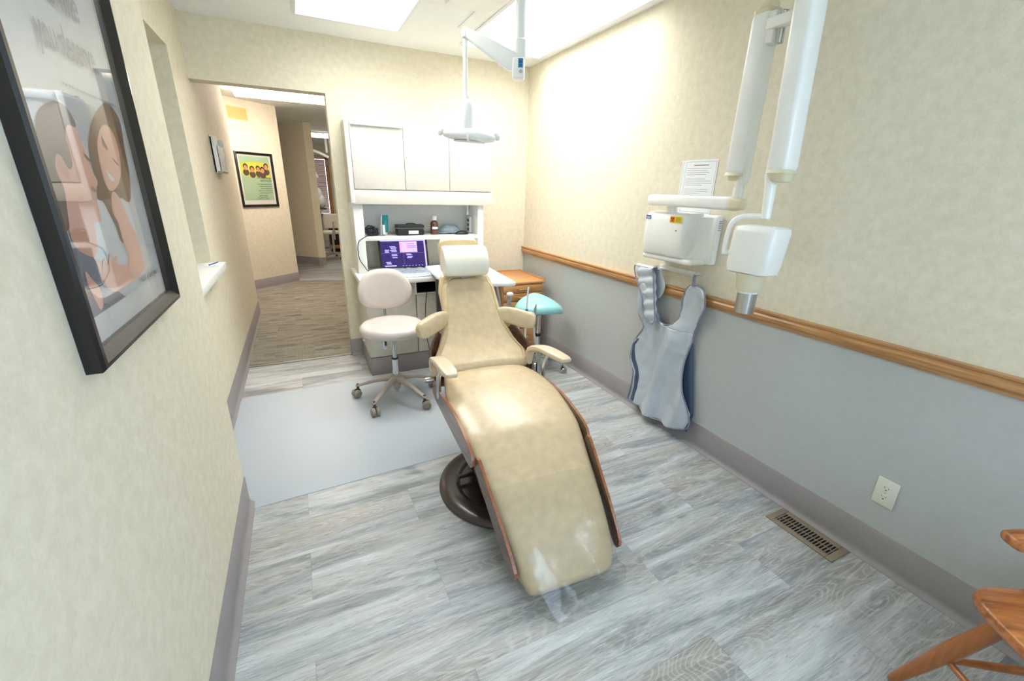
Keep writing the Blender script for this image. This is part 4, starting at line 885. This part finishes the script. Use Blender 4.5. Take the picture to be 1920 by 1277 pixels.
obj('pivot_knob', MB().cyl(xr(-.350, -2.540, 1.20), xr(-.340, -2.580, 1.20), .014), 'xray', XR)

def notice(name, y0, z0, w_, h_, x, label, rot=0):
    mwp = plane_mw((x, y0, z0), (0, -1, 0), (-1, 0, 0)) @ Matrix.Rotation(rot, 4, 'Z')
    o = MB(); o.mat(0).box(0, w_, 0, h_, 0, .0006); o.mat(1)
    for a, b, c, d in [(.008, w_-.008, .010, .0112), (.008, w_-.008, h_-.0112, h_-.010), (.008, .0092, .01, h_-.01), (w_-.0092, w_-.008, .01, h_-.01)]: o.box(a, b, c, d, .0006, .0007)
    o.box(w_*.28, w_*.74, h_-.030, h_-.026, .0006, .0007)
    random.seed(3)
    for i in range(20):
        yy = h_-.045-i*.0105
        if yy < .02 or i in (4, 9, 14): continue
        o.box(.018, w_-.022-random.random()*.07, yy, yy+.0016, .0006, .0007)
    ob = obj(name, o, ['paper', 'ink']); ob.matrix_world = mwp
    return tag(ob, label, 'notice', 'notice sheets on the right wall')
notice('posted_notice', -1.905, 1.325, .216, .279, -.0004, 'white notice sheet peeking out behind the front one, offset left', .01)
notice('posted_notice', -1.925, 1.328, .216, .279, -.0014, 'front white printed notice taped to the wall above the X-ray arm', -.01)

# ------------------------------------------------------------------ apron and its hanger
HG = thing('apron_hanger', 'white metal wall bar the lead apron hangs on', 'wall hanger', (0, -2.0, 1.0))
obj('bar', MB().box(-.012, -.0005, -.152, .15, -.004, .022, .002, T=Matrix.Identity(4)).box(-.016, -.012, -.152, .15, -.004, .004, .001), 'white', HG)
for y in (-.13, .13): obj('screw', MB().cyl((-.0125, y, .014), (-.0145, y, .014), .003, seg=10), 'steel', HG)
for y in (-.155, .165): obj('hook', MB().tube([(-.012, y, .008), (-.05, y, .006), (-.06, y, .014)], .003, 8), 'steel', HG)
AP = thing('lead_apron', 'silver-grey lead apron hanging from the wall bar, draped over the chair rail', 'apron', (0, -2.0, 0))
def interp(tab, z):
    if z >= tab[0][0]: return tab[0][1]
    for (z0, v0), (z1, v1) in zip(tab[:-1], tab[1:]):
        if z1 <= z <= z0: return v0 + (v1-v0)*(z0-z)/(z0-z1) if z0 != z1 else v0
    return tab[-1][1]
RT = [(.953, -2.165), (.945, -2.205), (.933, -2.226), (.898, -2.258), (.847, -2.264), (.775, -2.232), (.701, -2.205), (.624, -2.199), (.542, -2.187), (.48, -2.184), (.406, -2.204), (.33, -2.238), (.249, -2.265), (.176, -2.285), (.132, -2.283), (.105, -2.27), (.09, -2.25)]
LTb = [(.90, -1.765), (.876, -1.758), (.842, -1.745), (.788, -1.739), (.719, -1.759), (.673, -1.79), (.618, -1.822), (.553, -1.79), (.481, -1.742), (.381, -1.749), (.292, -1.788), (.197, -1.790), (.10, -1.775), (.07, -1.77)]
RI = [(.953, -2.160), (.945, -2.135), (.91, -2.112), (.861, -2.100), (.806, -2.100), (.747, -2.094), (.701, -2.066), (.683, -2.01)]
LI = [(.90, -1.83), (.85, -1.86), (.78, -1.90), (.72, -1.925), (.69, -1.955), (.683, -2.01)]
def fold(y, z):
    u = (y+2.0)
    b_ = .017*math.sin(u*27+z*4.2)*min(1, .45+abs(.55-z)*2) + .012*math.sin(u*10-z*9+1.0) + .034*noise.noise(Vector((u*13+z*2, z*2.6, 0))) + .007*noise.noise(Vector((u*26, z*18, 4)))
    bottom = .02*math.exp(-(z/.25)**2)
    return -.060 - b_
def bot(y):  # bottom edge height
    tb = [(-2.285, .13), (-2.25, .086), (-2.146, .057), (-2.008, .052), (-1.881, .075), (-1.77, .073)]
    for (a, za), (b, zb) in zip(tb[:-1], tb[1:]):
        if a <= y <= b: return za+(zb-za)*(y-a)/(b-a)
    return .1
def cloth(zlist, lf, rf, dx=0, ny=26, zmap=None, ff=fold, cl=-.040):
    mb = MB(); rows = []
    for z in zlist:
        l, r = lf(z), rf(z); row = []
        for j in range(ny+1):
            y = l+(r-l)*j/ny; zz = z
            edge = min(j, ny-j)/ny
            if zmap: zz = zmap(y, z)
            row.append(mb.bm.verts.new((min(cl, ff(y, zz)+dx+.010*max(0, 1-edge*12)), y+2.0, zz)))
        rows.append(row)
    for a, b in zip(rows[:-1], rows[1:]):
        for j in range(ny): mb._f([a[j], a[j+1], b[j+1], b[j]])
    return mb
def add_solid(o, t=.003):
    md = o.modifiers.new('solid', 'SOLIDIFY'); md.thickness = t; md.offset = 0
    return o
zb = [.683-.005*i for i in range(1, 119)]
def zmapb(y, z):
    k = (z-.093)/(.678-.093); return bot(y) + (.678-bot(y))*k
pnl = cloth(zb, lambda z: interp(LTb, z), lambda z: interp(RT, z), zmap=zmapb)
FP = add_solid(obj('front_panel', pnl, 'apron', AP, sharp=80))
zr = [.953-.006*i for i in range(0, 46)]+[.678]
add_solid(obj('right_shoulder', cloth(zr, lambda z: interp(RI, z), lambda z: interp(RT, z), ny=14), 'apron', AP, sharp=80))
zl = [.90-.006*i for i in range(0, 37)]+[.678]
add_solid(obj('left_shoulder', cloth(zl, lambda z: interp(LTb, z), lambda z: interp(LI, z), ny=14), 'apron', AP, sharp=80))
# the folded-over left strap: hangs over the bar end and down in front
SL = [(1.0, -1.722), (.981, -1.719), (.933, -1.738), (.879, -1.776), (.816, -1.815), (.738, -1.838), (.70, -1.855), (.668, -1.895)]
SR = [(1.0, -1.872), (.952, -1.893), (.858, -1.913), (.763, -1.936), (.70, -1.950), (.668, -1.93)]
def sfold(y, z): return -.085 - .006*math.sin(z*90+y*20) - .004*math.sin(y*70)
zs_ = [1.0-.006*i for i in range(0, 56)]
add_solid(obj('folded_strap', cloth(zs_, lambda z: interp(SL, z), lambda z: interp(SR, z), ny=10, ff=sfold), 'apron', AP, sharp=80), .008)
add_solid(obj('strap_back', cloth([1.0-.006*i for i in range(0, 30)], lambda z: interp(SL, z)-.01, lambda z: -1.905-.04*math.sin(max(0, min(1, (.98-z)/.17))*PI), ny=10, ff=lambda y, z: -.045), 'apron', AP, sharp=80), .006)
obj('strap_top', MB().skin([[Vector((-.045-.022*(1-math.cos(a)), 2.0+y, 1.0+.012*math.sin(a))) for a in [PI*k/10 for k in range(11)]] + [Vector((-.045-.022*(1-math.cos(a))*.8-.004, 2.0+y, .996+.010*math.sin(a))) for a in [PI*k/10 for k in reversed(range(11))]] for y in (-1.722, -1.76, -1.80, -1.84, -1.872)]), 'apron', AP, sharp=80)
# dark backing panel showing at the sides
add_solid(obj('backing_panel', cloth([.62-.006*i for i in range(0, 92)], lambda z: -1.80+.04*math.exp(-((z-.1)/.16)**2)-.02, lambda z: interp([(.62, -2.198), (.5, -2.222), (.37, -2.247), (.2, -2.285), (.1, -2.26)], z), ny=14, ff=lambda y, z: -.026, cl=-.018), 'apronb', AP, sharp=80), .004)
add_solid(obj('fold_shade', cloth([.53-.006*i for i in range(0, 75)], lambda z: interp(LTb, z)-.024, lambda z: interp(LTb, z)-.026-.034*min(1, (.56-z)*4), zmap=None, ny=6, ff=lambda y, z: fold(y, z)-.006), 'apronb', AP, sharp=80), .003)  # navy strip painting the shade of a deep fold near the left edge
# stitched binding along the edges
def edge_tube(name, pts, r=.0048): return obj(name, MB().tube([(max(-.2, fx), y+2.0, z) for fx, y, z in pts], r, 6), 'apront', AP)
edge_tube('binding', [(fold(y, z)+.008, y, z) for z, y in RT] + [(fold(y, bot(y)), y, bot(y)) for y in (-2.20, -2.14, -2.08, -2.0, -1.94, -1.88, -1.82, -1.775)])
edge_tube('binding', [(fold(y, z)+.008, y, z) for z, y in LTb])
edge_tube('binding', [(fold(y, z)+.006, y, z) for z, y in RI] + [(fold(y, z)+.006, y, z) for z, y in reversed(LI)])
edge_tube('binding', [(-.092, y, z) for z, y in SL]); edge_tube('binding', [(-.092, y, z) for z, y in SR])
obj('hanging_loop', MB().tube([(-.05, -.155, 1.012), (-.052, -.158, .985), (-.056, -.163, .945)], .011, 8, False, flat=.25, upv=(1, 0, 0)), 'apront', AP)

# ------------------------------------------------------------------ outlet, floor register
OT = thing('wall_outlet', 'ivory duplex power outlet on the grey lower wall', 'outlet', mw=plane_mw((-.0, -3.2105, .3245), (0, -1, 0), (-1, 0, 0)))
pl_ = obj('cover_plate', MB().box(-.0365, .0365, -.0585, .0585, .0003, .006, .003), 'outlet', OT)
for v_ in (-.020, .020):
    rc = obj('receptacle', MB().prism([(.0165*math.copysign(abs(math.cos(a))**.8, math.cos(a)), v_+.0135*math.copysign(abs(math.sin(a))**.6, math.sin(a))) for a in [2*PI*k/24 for k in range(24)]], .0058, .0078, 'z'), 'outlet', OT)
    obj('slots', MB().box(-.0075, -.0060, v_-.001, v_+.007, .0077, .0081).box(.0060, .0075, v_-.001, v_+.006, .0077, .0081).cyl((0, v_-.007, .0077), (0, v_-.007, .0081), .0025, seg=12), 'casterdark', rc)
obj('screw', MB().cyl((0, 0, .006), (0, 0, .0072), .003, seg=12), 'steel', OT)
FR = thing('floor_register', 'tan metal floor vent register beside the right baseboard', 'floor vent', (-.095, -3.032, 0), 0)
f = MB(); fx, fy = .066, .146
f.box(-fx, fx, -fy, -fy+.028, .0003, .006, .0015).box(-fx, fx, fy-.028, fy, .0003, .006, .0015).box(-fx, -fx+.028, -fy+.028, fy-.028, .0003, .006, .0015).box(fx-.028, fx, -fy+.028, fy-.028, .0003, .006, .0015)
obj('frame', f, 'grill', FR)
obj('duct_shadow', MB().box(-.040, .040, -.12, .12, .0003, .0012), 'blackm', FR)
for i in range(18):
    y = -.112+i*.0132
    obj('louver', MB().box(-.038, .038, -.0022, .0022, .0012, .0052, T=Matrix.Translation((0, y, 0)) @ Matrix.Rotation(0, 4, 'X')), 'grill', FR)
obj('center_bar', MB().box(-.002, .002, -.118, .118, .0012, .0050), 'grill', FR)
obj('damper_tab', MB().box(-.033, -.022, .098, .104, .004, .0078, .001), 'steel', FR)

# ------------------------------------------------------------------ wooden armchair, lower right corner
# local frame: +x towards the chair's back, +y towards its right side as seen; origin under seat centre
fdir = Vector((.86, -.50, 0)).normalized(); ang = math.atan2(fdir.y, fdir.x)
corner = Vector((-.507, -3.565, 0)); sdv = Vector((-fdir.y, fdir.x, 0))   # side direction (towards the visible corner)
SWd, SD = .50, .45
org = corner + fdir*(SD/2) - sdv*(SWd/2)
WC = thing('wooden_armchair', 'varnished oak armchair cut off by the lower right corner of the picture', 'chair', (org.x, org.y, 0), ang)
ol = []
for k in range(48):
    a = 2*PI*k/48; c_, s2 = math.cos(a), math.sin(a)
    ol.append((SD/2*math.copysign(abs(c_)**.34, c_), SWd/2*math.copysign(abs(s2)**.34, s2)*(1+.03*(-c_))))
sm = MB(); rings = []
for z_, f_ in [(.420, .93), (.432, .985), (.446, 1.0), (.457, .995), (.464, .97), (.462, .90), (.456, .6), (.454, .1)]:
    rings.append([Vector((x*f_, y*f_, z_)) for x, y in ol])
obj('seat', sm.skin(rings), 'seatwood', WC, sharp=60)
for sx, sy, ex_, ey_ in [(-1, 1, -.215, .30), (-1, -1, -.215, -.30), (1, 1, .25, .25), (1, -1, .25, -.25)]:
    x0_, y0_ = sx*.15, sy*.17
    T0 = Vector((x0_, y0_, .428)); T1 = Vector((ex_, ey_, .004))
    obj('leg', MB().tube([T0, T0.lerp(T1, .2), T0.lerp(T1, .45), T0.lerp(T1, .8), T1], [.017, .021, .023, .017, .012], 16), 'legwood', WC)
for sy in (1, -1):
    a = Vector((-.15, sy*.17, .415)).lerp(Vector((-.215, sy*.30, 0)), .55); b = Vector((.15, sy*.17, .415)).lerp(Vector((.25, sy*.25, 0)), .55)
    obj('stretcher', MB().tube([a, a.lerp(b, .5), b], [.008, .012, .008], 12), 'legwood', WC)
a = Vector((-.181, .236, .205)); b = Vector((-.181, -.236, .205)); obj('stretcher', MB().tube([a, a.lerp(b, .5), b], [.008, .012, .008], 12), 'legwood', WC)
for sy in (1, -1):
    rings = []
    for x, y, z_, w_, t_ in [(-0.135, sy*.262, .600, .012, .008), (-0.128, sy*.262, .602, .030, .016), (-0.090, sy*.262, .604, .036, .018), (-0.010, sy*.268, .606, .033, .016), (.08, sy*.262, .612, .028, .015), (.20, sy*.235, .625, .022, .013), (.235, sy*.225, .632, .014, .010)]:
        rings.append([Vector((x, y+w_*math.copysign(abs(math.cos(q))**.7, math.cos(q)), z_+t_*math.copysign(abs(math.sin(q))**.7, math.sin(q)))) for q in [2*PI*k/20 for k in range(20)]])
    obj('arm', MB().skin(rings), 'seatwood', WC, sharp=60)
    for x in (-.06, .06): obj('arm_spindle', MB().tube([(x, sy*.225, .43), (x-.01, sy*.24, .53), (x-.015, sy*.262, .598)], [.009, .014, .009], 12), 'legwood', WC)
for y in (-.20, -.12, -.04, .04, .12, .20):
    obj('back_spindle', MB().tube([(.195, y*.85, .435), (.235, y, .66), (.29, y*1.12, .93)], [.009, .012, .008], 12), 'legwood', WC)
rings = []
for y in [-.27, -.25, -.15, 0, .15, .25, .27]:
    x = .31-.035*(1-(y/.27)**2)*-1 ; h_ = .045 if abs(y) < .26 else .02
    rings.append([Vector((x-.03+.012*math.cos(q), y, .955+h_*math.sin(q))) for q in [2*PI*k/16 for k in range(16)]])
obj('crest_rail', MB().skin(rings), 'seatwood', WC)

# ------------------------------------------------------------------ framed posters
def frame_thing(name, label, mw, w_, h_, prof_w, depth):
    t = thing(name, label, 'framed poster', mw=mw)
    f = MB()
    sec = [(0, .0005), (0, depth*.8), (prof_w*.15, depth*.97), (prof_w*.4, depth), (prof_w*.75, depth*.72), (prof_w, depth*.5), (prof_w, .0005)]
    corners = [(0, 0, 1, 1), (w_, 0, -1, 1), (w_, h_, -1, -1), (0, h_, 1, -1)]
    rr = [[f.bm.verts.new((cx+sx*a, cy+sy*a, d)) for a, d in sec] for cx, cy, sx, sy in corners]
    for i in range(4):
        A, B2 = rr[i], rr[(i+1) % 4]
        for k in range(len(sec)): f._f([A[k], A[(k+1) % len(sec)], B2[(k+1) % len(sec)], B2[k]])
    obj('frame', f, 'frame', t, sharp=40)
    obj('glass', MB().box(prof_w, w_-prof_w, prof_w, h_-prof_w, depth*.42, depth*.42+.002), 'glass', t)
    return t
PW, PH = .60, .755
mwp = plane_mw((XN, -2.868, 1.098), (0, 1, 0), (1, 0, 0))
FP1 = frame_thing('framed_poster', 'large black framed poster of a smiling couple on the near left wall', mwp, PW, PH, .032, .030)
P = MB(); z0 = .004
mats = [pm('poster_bg', (206, 214, 222), .5), pm('poster_text', (128, 144, 166), .6), pm('poster_hair1', (84, 58, 46), .6), pm('poster_skin', (224, 168, 148), .6), pm('poster_hair2', (98, 52, 38), .6), pm('poster_skin2', (232, 178, 160), .6), pm('poster_white', (226, 228, 230), .6), pm('poster_shirt', (120, 126, 142), .6), pm('poster_grey', (176, 186, 198), .6), pm('poster_lip', (180, 110, 106), .6), pm('poster_ear', (206, 150, 132), .6)]
e = .032
P.mat(6).poly([Vector(p) for p in [(e, e, z0), (PW-e, e, z0), (PW-e, PH-e, z0), (e, PH-e, z0)]])
P.mat(0).poly([Vector(p) for p in [(e+.012, e+.05, z0+.0004), (PW-e-.012, e+.05, z0+.0004), (PW-e-.012, PH-e-.012, z0+.0004), (e+.012, PH-e-.012, z0+.0004)]])
def blob(mi, cx, cy, rx, ry, lv, rot=0, n=30, wob=0):
    pts = ell(cx, cy, rx, ry, z0+.0004*lv, n, rot)
    if wob: pts = [Vector((p.x+wob*math.sin(5*i), p.y+wob*math.cos(7*i), p.z)) for i, p in enumerate(pts)]
    pts = [Vector((min(max(p.x, e+.013), PW-e-.013), min(max(p.y, e+.051), PH-e-.013), p.z)) for p in pts]
    P.mat(mi).poly(pts)
def shape(mi, lv, pts):
    n = len(pts); o = []
    for i in range(n):
        p0, p1, p2, p3 = [Vector(pts[(i+k) % n]) for k in (-1, 0, 1, 2)]
        for k in range(4):
            t = k/4; q = .5*((2*p1)+(-p0+p2)*t+(2*p0-5*p1+4*p2-p3)*t*t+(-p0+3*p1-3*p2+p3)*t**3)
            o.append(Vector((min(max(q.x, e+.013), PW-e-.013), min(max(q.y, e+.051), PH-e-.013), z0+.0003*lv)))
    f = P.mat(mi).poly(o)
shape(8, 2, [(0.222, 0.473), (0.388, 0.473), (0.336, 0.435), (0.282, 0.391), (0.281, 0.376), (0.246, 0.422), (0.226, 0.455)])   # lightgray
shape(6, 3, [(0.437, 0.173), (0.487, 0.169), (0.515, 0.147), (0.519, 0.118), (0.439, 0.115), (0.44, 0.146)])   # sofa sweater
shape(4, 4, [(0.407, 0.476), (0.467, 0.497), (0.512, 0.486), (0.535, 0.461), (0.518, 0.403), (0.509, 0.355), (0.476, 0.296), (0.445, 0.277), (0.395, 0.288), (0.386, 0.26), (0.377, 0.223), (0.345, 0.193), (0.323, 0.2), (0.319, 0.228), (0.303, 0.256), (0.287, 0.282), (0.26, 0.291), (0.279, 0.324), (0.277, 0.356), (0.288, 0.392), (0.327, 0.43), (0.371, 0.459)])   # her hair
shape(5, 5, [(0.352, 0.302), (0.388, 0.288), (0.414, 0.24), (0.438, 0.193), (0.44, 0.146), (0.431, 0.116), (0.364, 0.107), (0.301, 0.104), (0.221, 0.106), (0.169, 0.13), (0.155, 0.154), (0.165, 0.181), (0.195, 0.164), (0.24, 0.161), (0.307, 0.146), (0.347, 0.159), (0.336, 0.199), (0.338, 0.235), (0.321, 0.263)])   # her body
shape(5, 6, [(0.397, 0.44), (0.443, 0.442), (0.464, 0.418), (0.463, 0.381), (0.44, 0.343), (0.396, 0.315), (0.347, 0.304), (0.325, 0.315), (0.321, 0.341), (0.326, 0.374), (0.347, 0.408)])   # her face
shape(6, 8, [(0.348, 0.348), (0.351, 0.333), (0.37, 0.324), (0.384, 0.329), (0.367, 0.337)])   # smile
shape(4, 8, [(0.375, 0.419), (0.384, 0.407), (0.393, 0.395), (0.386, 0.39), (0.368, 0.401)])   # brow1
shape(4, 8, [(0.404, 0.376), (0.43, 0.366), (0.438, 0.359), (0.421, 0.363)])   # brow2
shape(7, 6, [(0.066, 0.242), (0.09, 0.218), (0.154, 0.186), (0.165, 0.152), (0.166, 0.127), (0.221, 0.106), (0.273, 0.071), (0.266, 0.063), (0.165, 0.066), (0.064, 0.061), (0.063, 0.109), (0.064, 0.17)])   # his shirt
shape(3, 7, [(0.2, 0.419), (0.246, 0.422), (0.254, 0.4), (0.265, 0.375), (0.265, 0.347), (0.281, 0.326), (0.273, 0.315), (0.249, 0.312), (0.25, 0.299), (0.249, 0.283), (0.247, 0.267), (0.243, 0.247), (0.204, 0.245), (0.196, 0.222), (0.181, 0.195), (0.154, 0.186), (0.112, 0.2), (0.09, 0.218), (0.09, 0.243), (0.102, 0.267), (0.118, 0.309), (0.111, 0.333), (0.114, 0.353), (0.126, 0.365), (0.145, 0.364), (0.16, 0.344), (0.181, 0.35), (0.188, 0.385)])   # his face
shape(2, 8, [(0.103, 0.426), (0.142, 0.446), (0.187, 0.458), (0.226, 0.455), (0.248, 0.436), (0.246, 0.422), (0.211, 0.422), (0.188, 0.402), (0.188, 0.385), (0.182, 0.352), (0.16, 0.344), (0.145, 0.364), (0.128, 0.367), (0.112, 0.349), (0.111, 0.333), (0.118, 0.309), (0.102, 0.267), (0.092, 0.246), (0.07, 0.241), (0.069, 0.262), (0.07, 0.289), (0.071, 0.322), (0.075, 0.364), (0.082, 0.399)])   # his hair
shape(2, 9, [(0.247, 0.377), (0.27, 0.367), (0.287, 0.362), (0.278, 0.358), (0.254, 0.366)])   # his brow
shape(10, 9, [(0.126, 0.365), (0.144, 0.363), (0.154, 0.348), (0.156, 0.334), (0.143, 0.326), (0.13, 0.336), (0.118, 0.343)])   # his ear
shape(9, 9, [(0.245, 0.314), (0.262, 0.307), (0.256, 0.303), (0.238, 0.308)])   # his mouth
shape(5, 9, [(0.183, 0.162), (0.204, 0.175), (0.211, 0.161), (0.238, 0.181), (0.243, 0.165), (0.268, 0.173), (0.265, 0.153), (0.303, 0.142), (0.307, 0.113), (0.218, 0.103), (0.169, 0.13)])   # her hand
shape(5, 9, [(0.101, 0.167), (0.12, 0.148), (0.142, 0.123), (0.134, 0.096), (0.116, 0.09), (0.107, 0.111), (0.096, 0.141)])   # lower hand
text_into(P, 'Get the smile', .060, PH-.118, .082, z0+.005, 1, .12, sx=.80, bold=.0012)
text_into(P, 'you deserve.', .185, PH-.205, .080, z0+.005, 1, .12, sx=.66, bold=.0012)
small_print(P, .235, .52, PH-.262, .006, z0+.005, 1, 1)
small_print(P, .38, .52, .092, .014, z0+.005, 1, 2)
obj('print', P, mats, FP1)

mwh = plane_mw(A_ + eP*.0 + Vector((0, 0, 1.130)) + nP*.001, eP, nP)
FP2 = frame_thing('hall_poster', 'black framed green poster on the hallway wall seen through the opening', mwh, .550, .690, .030, .022)
P = MB(); w2, h2 = .55, .69; z0 = .003
m2 = [pm('p2_mat', (226, 224, 216), .6), pm('p2_green', (168, 196, 160), .6), pm('p2_lime', (206, 212, 70), .6), pm('p2_face', (206, 146, 110), .6), pm('p2_hair', (70, 44, 34), .6), pm('p2_text', (70, 90, 74), .6), pm('p2_shirt', (96, 72, 54), .6), pm('p2_pale', (190, 206, 196), .6)]
P.mat(0).poly([Vector(p) for p in [(.03, .03, z0), (w2-.03, .03, z0), (w2-.03, h2-.03, z0), (.03, h2-.03, z0)]])
P.mat(1).poly([Vector(p) for p in [(.055, .085, z0+.0004), (w2-.055, .085, z0+.0004), (w2-.055, h2-.05, z0+.0004), (.055, h2-.05, z0+.0004)]])
P.mat(2).poly([Vector((x, h2-.135+.02*math.sin((x-.055)*7), z0+.0008)) for x in [.055, .15, .25, .35, .495]] + [Vector((x, h2-.285-.03*math.sin((x-.055)*5), z0+.0008)) for x in [.495, .35, .25, .15, .055]])
for cx, cy, r in [(.13, .50, .030), (.22, .475, .030), (.31, .485, .028), (.375, .47, .030), (.435, .515, .032)]:
    P.mat(6).poly([p for p in ell(cx, cy-.062, .045, .042, z0+.0010+.0002*cx)])
    P.mat(4).poly(ell(cx, cy+.010, r*1.15, r*1.25, z0+.0016+.0002*cx)); P.mat(3).poly(ell(cx, cy-.004, r*.85, r*1.05, z0+.0022+.0002*cx))
small_print(P, .27, .485, .368, .015, z0+.001, 5, 3); text_into(P, 'SERVICES', .490, .325, .042, z0+.001, 5, align='RIGHT', bold=.0006)
for i in range(5): small_print(P, .27+.02*(i % 3), .485, .290-.028*i, .011, z0+.001, 5, 10+i)
small_print(P, .27, .40, .138, .012, z0+.001, 5, 20); text_into(P, 'DENTAL', .33, .096, .042, z0+.001, 5, align='CENTER', sx=1.15)
P.mat(5).poly([Vector((.26+.02*i, .162+.012*math.sin(i*.4), z0+.001)) for i in range(9)] + [Vector((.26+.02*i, .159+.012*math.sin(i*.4), z0+.001)) for i in reversed(range(9))])
obj('print', P, m2, FP2)

# small vent grille high on the hall wall
VG = thing('vent_grille', 'small yellowish wall grille high up in the hallway', 'vent', mw=plane_mw(A_ + eP*.008 + Vector((0, 0, 2.195)) + nP*.0008, eP, nP))
f = MB().box(0, .272, 0, .148, 0, .004, .001); obj('plate', f, 'vent', VG)
f = MB()
for i in range(9): f.box(.025, .247, .024+i*.0115, .030+i*.0115, .004, .007)
obj('slats', f, pm('vent_slats', (214, 184, 118), .6), VG)
f = MB().box(.018, .254, .018, .022, .004, .009).box(.018, .254, .127, .131, .004, .009).box(.018, .022, .018, .131, .004, .009).box(.250, .254, .018, .131, .004, .009); obj('rim', f, 'vent', VG)

# wall file holder on the left wall
FH = thing('wall_file_holder', 'white plastic holder mounted on the left wall near the hallway', 'wall holder', (XL, .40, 1.50))
obj('body', MB().box(.0005, .018, 0, .36, 0, .27, .004).box(.0005, .048, 0.0, .014, .0, .262, .004).box(.0005, .048, .346, .36, .0, .262, .004).box(.036, .048, .0, .36, .0, .20, .004).box(.018, .048, 0, .36, 0, .014, .003), 'white', FH)
obj('clip', MB().tube([(.048, .30, .03), (.058, .30, .06), (.050, .30, .10), (.060, .30, .15), (.048, .30, .19), (.055, .30, .23)], .005, 8), 'white', FH)

# ------------------------------------------------------------------ far room seen through the hallway
FS = thing('far_operator_stool', 'white backed dental stool in the far room seen past the hallway corner', 'stool', (-1.36, 5.75, 0))
obj('backrest', MB().box(-.17, .13, -.03, .03, .62, .90, .028, seg=3), 'creamv', FS)
obj('seat', MB().lathe([(0, .50), (.19, .50), (.21, .52), (.20, .55), (0, .56)], (-.05, .2, 0), 28), 'creamv', FS)
obj('back_bar', MB().box(-.01, .02, -.05, -.032, .40, .75).box(-.03, .03, -.06, -.03, .52, .58), 'steel', FS)
obj('column', MB().cyl((-.02, .15, .06), (-.02, .15, .5), .022), 'chrome', FS)
for k in range(5):
    a = -1.15 + 2*PI*k/5; d = Vector((math.cos(a), math.sin(a), 0))
    obj('leg', MB().tube([Vector((-.02, .15, .11)), Vector((-.02, .15, .09))+d*.15, Vector((-.02, .15, .06))+d*.27], [.022, .018, .014], 10), 'warmgrey', FS)
    obj('caster', MB().sphere(Vector((-.02, .15, .026))+d*.27, .026), 'casterdark', FS)
FC = thing('far_dark_cart', 'black and oak cart behind the far stool', 'cart', (-1.10, 7.0, 0))
obj('body', MB().box(-.30, .15, -.2, .2, .08, .16, .01), 'oakx', FC); obj('bin', MB().box(-.28, .15, -.19, .2, .16, .62, .02), 'black', FC); obj('foot', MB().box(-.26, .12, -.16, .16, 0, .08), 'blackm', FC)
MT = thing('far_dental_unit', 'white covered dental unit in front of the wooden blinds in the far room', 'dental unit', (-1.50, 7.6, 0))
obj('body', MB().sphere((0, 0, 1.25), .10, .10, .14).sphere((.06, 0, 1.08), .10, .10, .16), 'white', MT); obj('tray', MB().box(-.12, .16, -.12, .12, .90, .93, .01), 'casterdark', MT); obj('stand', MB().cyl((0, 0, 0), (0, 0, .92), .04).cyl((0, 0, 0), (0, 0, .04), .18), 'steel', MT)
FL = thing('far_operatory_lamp', 'white dental lamp hanging in the far room before the blinds', 'dental lamp', (-1.55, 7.6, H))
obj('pole', MB().cyl((.35, 0, 0), (.35, 0, -.30), .03), 'lampw', FL); obj('arm', MB().tube([(.38, 0, -.40), (.15, 0, -.30), (-.15, 0, -.22)], .035, 12), 'lampw', FL)
obj('rod', MB().cyl((-.0, 0, -.25), (-.02, 0, -.60), .02), 'lampw', FL); obj('head', MB().box(-.11, .07, -.04, .04, -.16, .16, .03, T=Matrix.Translation((.0, 0, -.72)) @ Matrix.Rotation(-.35, 4, 'Y'), seg=3), 'lampw', FL)
